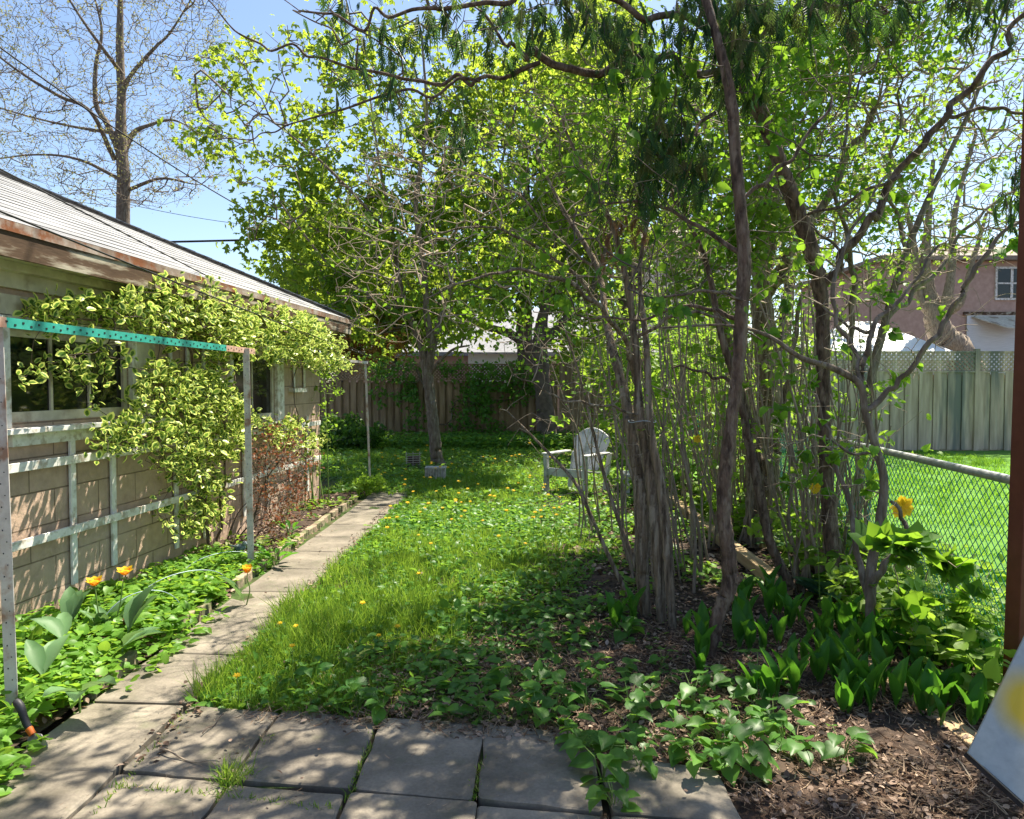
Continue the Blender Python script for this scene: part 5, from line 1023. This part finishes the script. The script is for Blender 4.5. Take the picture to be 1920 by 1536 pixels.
# leafy weeds with heart-shaped leaves along the paving
def weedproto(k):
    r_ = plant('leafy_weed', (0, 0, 0), 'low weed with a rosette of heart-shaped leaves at the edge of the soil', 'plant', 'heart-leaved weeds beside the paving'); n = [9, 12, 7][k]; az = rng.uniform(0, 6.28, n); rr = rng.uniform(.02, .09, n); hz = rng.uniform(.04, .15, n)
    p = np.stack([np.cos(az) * rr, np.sin(az) * rr, hz], -1); d = np.stack([np.cos(az), np.sin(az), np.full(n, -.1)], -1) + rng.normal(0, .25, (n, 3))
    leafparts('leaf', HT, p, d, nrmz(rdir(n) * .35 + UP), rng.uniform(.055, .10, n), M['covershade'], r_)
    mb = MB(); [mb.tube([(0, 0, .01), (q[0] * .4, q[1] * .4, q[2] * .7), tuple(q)], [.002, .0018, .0012], 4) for q in p]; mb.build('stem', M['stem_green'], r_); return r_
wp = [weedproto(k) for k in range(3)]; wu = [0] * 3
for k, (u, v) in enumerate([(1250, 1340), (1180, 1330), (1215, 1400), (1100, 1330), (1040, 1340), (1150, 1420), (1280, 1420), (1350, 1390), (1420, 1330), (1470, 1400), (1400, 1440), (1330, 1350), (1060, 1380), (980, 1340), (900, 1345), (1130, 1460), (1150, 1510), (1240, 1290), (1170, 1270), (1100, 1260), (1030, 1280), (960, 1290), (1320, 1290), (1420, 1280), (720, 1345), (670, 1330), (640, 1340), (1080, 1210), (1010, 1230), (940, 1230), (1170, 1200), (860, 1300), (1500, 1430), (1580, 1420), (1360, 1440), (1290, 1370), (1200, 1440), (1090, 1410), (1300, 1320), (1390, 1360), (1450, 1370), (1240, 1250), (1130, 1300), (1060, 1320), (1010, 1360), (1180, 1370), (1310, 1440), (1380, 1310)]):
    g_ = G(u, v, .03); place(wp, wu, k % 3, (g_[0], g_[1], 0), rng.uniform(0, 6.28), rng.uniform(.7, 1.15) * (.8 if u < 950 else 1))
# a second low weed, dandelions
def dandproto(k):
    r_ = plant('dandelion', (0, 0, 0), 'yellow dandelion flower on a thin stem in the grass', 'flower', 'dandelions in the lawn'); h = .13 + .05 * k
    n = 1; V, F, A = inst(FLW, np.array([[0, 0, h], [0, 0, h + .003]]), np.array([[1., 0, 0], [.7, .7, 0]]), np.array([[0, -.35, 1.], [0, -.35, 1.]]), [.021, .017]); arr_mesh('flower_head', V, F, M['yellow'], r_, A)
    MB().tube([(0, .01, 0), (.004, .004, h * .6), (0, 0, h)], .0016, 4).build('stem', M['stem_green'], r_); return r_
dp = [dandproto(k) for k in range(3)]; du = [0] * 3
fixed = [(480, 1115), (525, 1165), (555, 1185), (548, 1245), (680, 1135), (745, 1195), (785, 1095), (945, 1165), (985, 1020), (935, 1020), (808, 1040), (726, 995), (785, 1010), (830, 975), (865, 968), (905, 985), (1000, 1000), (1015, 975), (445, 1290), (710, 1215)]
k = 0
for (u, v) in fixed + [(rng.uniform(700, 1050), rng.uniform(860, 990)) for _ in range(75)] + [(rng.uniform(600, 1000), rng.uniform(845, 900)) for _ in range(18)]:
    g_ = G(u, v, .12)
    if onlawn(np.array([g_[0]]), np.array([max(3.4, g_[1])]))[0]: place(dp, du, k % 3, (g_[0], g_[1], 0), rng.uniform(-.6, .6), rng.uniform(.8, 1.15) * (1 + .07 * max(0, g_[1] - 6))); k += 1
# large yellow flowers by the fence
for i, (u, v, Y_, s_, lab) in enumerate(((1690, 950, 4.3, .075, 'large orange-yellow flower in front of the chain link fence'), (1528, 915, 4.6, .04, 'smaller yellow flower left of the large one by the fence'), (1308, 823, 5.5, .035, 'small yellow flower against the bright green shrub'))):
    c = P(u, v, Y_); r_ = plant('yellow_flower', (c[0], c[1], 0), lab, 'flower', 'yellow flowers by the fence')
    n = 14; a = np.arange(n) * 2 * np.pi / n + rng.normal(0, .1, n); d = np.stack([np.cos(a), np.full(n, -.25), np.sin(a)], -1); leaves('petals', OV, c + d * .002, d, np.tile([0, -1., .2], (n, 1)) + rng.normal(0, .2, (n, 3)), rng.uniform(.8, 1.05, n) * s_, M['yellow'], r_)
    MB().tube(spline([[c[0] + .06, c[1] + .03, 0], [c[0] + .03, c[1] + .02, c[2] * .6], c], 4), .003, 5).build('stem', M['stem_green'], r_)
# tulips
def tulip(ub, vb, uf, vf, s_, lab, opened, nl=3):
    s_ *= 1.3
    b = G(ub, vb, .03); Y_ = b[1]; f = P(uf, vf, Y_ - .02); r_ = plant('tulip', (b[0], b[1], 0), lab, 'tulip', 'orange tulips in the garage bed')
    st = spline([b, b * .6 + f * .4 + [(.02 if uf > ub else -.01), 0, .02], b * .15 + f * .85 + [-.002, 0, 0], f], 5); MB().tube(st, np.linspace(.0045, .003, len(st)), 7).build('stem', M['stem_green'], r_, smooth=True)
    n = 6; a = np.arange(n) * 2 * np.pi / n; o_ = np.where(np.arange(n) % 2, .9, 1.2) * opened; d = nrmz(np.stack([np.cos(a) * o_, np.sin(a) * o_ - .15, np.ones(n)], -1)); leafparts('petal', OV, f + d * .004, d, np.stack([-np.cos(a), -np.sin(a), np.full(n, .25)], -1), s_, M['petal'], r_, wid=np.full(n, s_ * 1.25))
    mb = MB(); [mb.tube([f, f + [.008 * math.cos(q), .008 * math.sin(q), .02]], [.001, .002], 4) for q in (0, 2, 4)]; mb.build('stamen', M['hole'], r_)
    az = rng.uniform(0, 6.28) + np.arange(nl) * 2.3; p = np.tile(b, (nl, 1)); d = np.stack([np.cos(az) * .7, np.sin(az) * .7, np.ones(nl)], -1); leafparts('leaf', LI, p, d, np.stack([-np.cos(az), -np.sin(az), np.full(nl, .6)], -1), rng.uniform(.2, .28, nl), M['tulipleaf'], r_)
tulip(195, 1195, 178, 1100, .052, 'leftmost orange tulip, wide open', .75); tulip(205, 1195, 235, 1080, .05, 'middle orange tulip on a slanting stem, darkest orange', .8); tulip(462, 1135, 464, 1076, .05, 'golden yellow tulip beside the foot of the second post', .45, 1)
for i, (u, v, az, L, tl, lab) in enumerate(((150, 1330, -1.2, .26, .35, 'broad grey-green leaf pointing down over the bed edge'), (120, 1230, 2.6, .25, .8, 'long grey-green tulip leaf lying left towards the wall'), (230, 1240, .2, .24, .5, 'tulip leaf reaching right over the edging'), (80, 1300, 1.9, .24, .9, 'wide tulip leaf next to the nearest post'), (240, 1215, 1.0, .3, 1.4, 'tall arching tulip leaf behind the dried bloom'), (130, 1200, 1.6, .28, 1.6, 'upright tulip leaf close to the wall'))):
    b = G(u, v, .05); r_ = plant('tulip_leaves', (b[0], b[1], 0), lab, 'plant', 'leafy tulips without flowers'); n = 3; a = az + np.array([0, .5, -.6]); d = np.stack([np.cos(a), np.sin(a), np.full(n, tl)], -1) + rng.normal(0, .1, (n, 3))
    leafparts('leaf', LI, np.tile(b + [0, 0, .08], (n, 1)), d, np.stack([-np.cos(a) * tl * .5, -np.sin(a) * tl * .5, np.ones(n)], -1), L * rng.uniform(.75, 1, n), M['tulipleaf'], r_, wid=np.full(n, L * 1.15))
    MB().tube([b - [0, 0, .06], b + [0, 0, .085]], .005, 6).build('stem', M['stem_green'], r_)
c = G(240, 1195, .05) + [0, 0, .09]; r_ = plant('dried_bloom', (c[0], c[1], 0), 'withered brown bloom among the tulip leaves', 'flower'); n = 22; d = nrmz(rdir(n, .6)); leaves('petals', OV, np.tile(c, (n, 1)), d, rdir(n), rng.uniform(.025, .05, n), M['redleaf'], r_); MB().tube([c - [0, 0, .14], c], .004, 6).build('stem', M['stem_green'], r_)
# hosta-like plants
for i, (u, v, n, L, lab) in enumerate(((515, 1065, 9, .20, 'clump of broad tulip-like leaves right of the second post'), (1545, 1130, 10, .2, 'blue-green hosta behind the timber edging'), (1650, 1150, 7, .16, 'blue-green hosta at the foot of the twisted shrub'), (1460, 1040, 8, .2, 'blue-green hosta below the shreddy trunks'), (545, 1010, 7, .2, 'narrow-leaved clump near the edging blocks'))):
    b = G(u, v, .02); r_ = plant('hosta', (b[0], b[1], 0), lab, 'plant', 'broad-leaved clumps'); a = rng.uniform(0, 6.28, n); p = np.tile(b, (n, 1)) + np.stack([np.cos(a) * .04, np.sin(a) * .04, rng.uniform(.05, .12, n)], -1); d = np.stack([np.cos(a), np.sin(a), rng.uniform(.1, .9, n)], -1)
    leafparts('leaf', LI if i in (0, 4) else HT, p, d, nrmz(rdir(n) * .25 + UP), rng.uniform(.7, 1, n) * L, M['hosta' if i in (1, 2, 3) else 'lily'], r_); mb = MB(); [mb.tube([b, q], .003, 4) for q in p]; mb.build('stem', M['stem_green'], r_)
# dark leafy seedling in front of the chain link
shrub('leafy_sapling', 'young sapling with large dark lobed leaves in front of the green wire mesh', G(1725, 1210), [(1640, 1180), (1640, 1000), (1740, 990), (1860, 1040), (1870, 1110), (1800, 1170), (1740, 1190)], 3.35, 3.8, 3, 34, 62, .14, 'lilac', 91, T0=multi([(0, 0, 0, 1, 1.3, -.1), (0, .1, .8, .8, 1.3, -.1), (0, .1, -.8, .8, 1.3, -.1)]), cat='sapling', cl=0, spread=.04, filt=0, rst=.006, r0=.0015)
shrub('raspberry_bush', 'bright leafy brambles against the fence mesh at the right', (2.7, 4.8, 0), [(1560, 1230), (1580, 1040), (1700, 1010), (1890, 1060), (1880, 1240), (1760, 1270)], 4.4, 5.8, 9, 160, 900, .06, 'brightleaf', 92, bark='twig', cl=0, spread=.06, filt=.9, rst=.006, r0=.0015)
# reddish shrub and climbing rose by the garage
shrub('red_shrub', 'sparse dark red-leaved shrub against the sunlit garage wall', W(2.55, .2, 0), [(480, 1010), (470, 860), (500, 790), (560, 800), (590, 880), (580, 960), (530, 1000)], 5.8, 7.6, 7, 300, 1500, .03, 'redleaf', 93, bark='twig_dark', cl=0, spread=.06, filt=0, rst=.009, r0=.0018)
shrub('rose_bush', 'thin green climbing canes beside the far garage corner', W(4.7, .15, 0), [(560, 960), (540, 700), (590, 640), (640, 700), (630, 850), (600, 940)], 8.3, 9.6, 8, 90, 420, .045, 'brightleaf', 94, bark='stem_green', cl=0, spread=.05, filt=0, rst=.008, r0=.002)
shrub('fern_clump', 'small bright leafy clump at the foot of the far post', G(690, 930), [(660, 940), (670, 905), (715, 900), (735, 930), (710, 950)], 9.3, 10.1, 5, 70, 800, .05, 'brightleaf', 95, bark='stem_green', cl=0, spread=.04, filt=0, rst=.003, r0=.001)
# variegated euonymus on the trellis
eu = tree('variegated_climber', W(1.95, .08, 0), 'large cream-edged variegated climber sprawling over the trellis and above the window', 'climber'); t = Tree(40000)
def wl(u, v, n): s_, z = hitwall(u, v, n); return W(s_, n, z)
for g in ([(395, 1060, .08, .016), (388, 980, .1, .015), (380, 900, .1, .013), (360, 820, .12, .011), (370, 740, .15, .010), (350, 650, .15, .009), (300, 600, .18, .007), (180, 600, .16, .006), (80, 590, .12, .004)], [(410, 1060, .08, .012), (415, 960, .1, .011), (425, 850, .15, .010), (430, 740, .2, .009), (470, 650, .25, .008), (540, 620, .3, .006), (600, 650, .3, .004)], [(360, 820, .12, .009), (280, 820, .18, .007), (200, 830, .2, .004)]):
    q = spline(np.array([[*wl(u, v, n_), r__] for u, v, n_, r__ in g]), 4); q[1:-1, :3] += rng.normal(0, .015, (len(q) - 2, 3)); t.gpts(q, False if t.n == 0 or g[0][1] == 1060 else None)
zones = [([(50, 590), (120, 560), (210, 555), (300, 520), (340, 545), (330, 610), (240, 600), (150, 615), (80, 612)], .05, .35, 90), ([(230, 560), (310, 525), (400, 530), (470, 560), (480, 620), (400, 640), (300, 640), (230, 600)], .1, .55, 230), ([(380, 580), (480, 570), (560, 580), (620, 620), (600, 680), (520, 680), (430, 660), (380, 620)], .15, .6, 260), ([(560, 590), (640, 640), (665, 690), (620, 700), (560, 690), (530, 640)], .2, .6, 120),
         ([(270, 690), (330, 690), (370, 700), (450, 740), (480, 790), (440, 850), (380, 890), (300, 880), (250, 850), (200, 850), (165, 820), (200, 790), (240, 780)], .08, .5, 560), ([(280, 700), (300, 660), (380, 660), (440, 690), (430, 740), (330, 740)], .05, .35, 45), ([(290, 900), (400, 880), (450, 900), (400, 990), (330, 1010), (290, 970)], .05, .28, 70),
         ([(80, 640), (170, 650), (160, 720), (60, 730), (30, 700)], .12, .25, 15), ([(140, 700), (200, 690), (200, 770), (150, 770)], .15, .3, 12), ([(100, 640), (250, 640), (240, 690), (120, 690)], .2, .35, 17), ([(480, 780), (560, 790), (610, 830), (590, 850), (500, 830)], .15, .5, 60), ([(360, 650), (460, 640), (450, 700), (380, 700)], .15, .4, 16)]
tp = []
for poly, n0, n1, k in zones:
    pl = np.array(poly, float)
    while k:
        u, v = rng.uniform(pl[:, 0].min(), pl[:, 0].max()), rng.uniform(pl[:, 1].min(), pl[:, 1].max())
        if inpoly(np.array([u]), np.array([v]), poly)[0]: tp.append(wl(u, v, rng.uniform(n0, n1) * (rng.uniform(.5, 1) if v < 700 else rng.uniform(.45, .95)))); k -= 1
t.grow(np.array(tp), .07, .1, .06, .5); t.radii(.0016, .42, .010); t.trunk_mesh('stem', M['bark_red'], eu, 8, .08, 3); t.edges_mesh('branches', M['twig_dark'], eu, 4)
i = np.repeat(t.tips, 11); q = t.p[i] + rng.standard_normal((len(i), 3)) * .035; nd = (q - OG) @ NX; hit = q - S * (nd / (S @ NX))[:, None]; ok = ~((hit[:, 2] < 1.2) & (hit[:, 2] > -.3) & ((hit - OG) @ AX < 1.5) & (rng.random(len(q)) < .7)); ok &= ~((hit[:, 2] < 1.2) & (rng.random(len(q)) < .15)); i, q = i[ok], q[ok]
d = nrmz(rdir(len(i)) + NX * .5 + [0, 0, .35]); leaves('foliage', OV, q, d, nrmz(rdir(len(i)) * .7 + UP * .7 + NX * .5), rng.uniform(.035, .072, len(i)), M['euon'], eu)

# a second lilac filling the upper right with twigs and fresh leaves
oldtrunk('lilac_tree', 'tall multi-branched lilac spreading over the grey fence at the upper right', [(1600, 1050, 6.2, .04), (1612, 900, 6.2, .036), (1625, 760, 6.2, .034), (1660, 600, 6.2, .032), (1700, 470, 6.2, .028), (1760, 330, 6.2, .022), (1830, 180, 6.2, .014), (1880, 20, 6.2, .007)],
    [[(1625, 760, 6.2, .026), (1600, 640, 6.1, .024), (1600, 500, 6, .02), (1580, 360, 5.9, .016), (1590, 200, 5.8, .010), (1620, 30, 5.8, .005)], [(1660, 600, 6.2, .022), (1740, 520, 6.3, .018), (1820, 420, 6.4, .014), (1930, 330, 6.5, .008)], [(1600, 500, 6, .014), (1520, 420, 6.1, .011), (1430, 380, 6.2, .007)], [(1700, 470, 6.2, .018), (1670, 330, 6.1, .014), (1690, 180, 6, .009), (1660, 40, 6, .005)]],
    [(1400, 520), (1420, 150), (1560, -60), (1980, -60), (1980, 430), (1850, 480), (1700, 560), (1560, 600)], 5.2, 7.2, 1300, 16000, 81, 'bark', 'lilac', .05)

cover('long_leaf_cover', 2600, -1.5, .8, 3.2, 7.0, lambda x, y: (x < bx(y) + .1) & (x > colx(0, y) + .05), 'covershade', .05, .11, .01, .05, T0=LI, th=-.2, seed=21, tilt=1.2)

grass('grass', 16000, -1.55, -.2, 3.15, 4.9, lambda x, y: onlawn(x, y) & (x < -.25), 'grass', .07, .16, 1.0)

thicket('lilac_thicket', 'thin leafless shoots rising between the forked lilac and the reddish stem', 1180, 1330, 1085, 5.0, 6.0, (420, 700), 18, -.16, 5, 60)
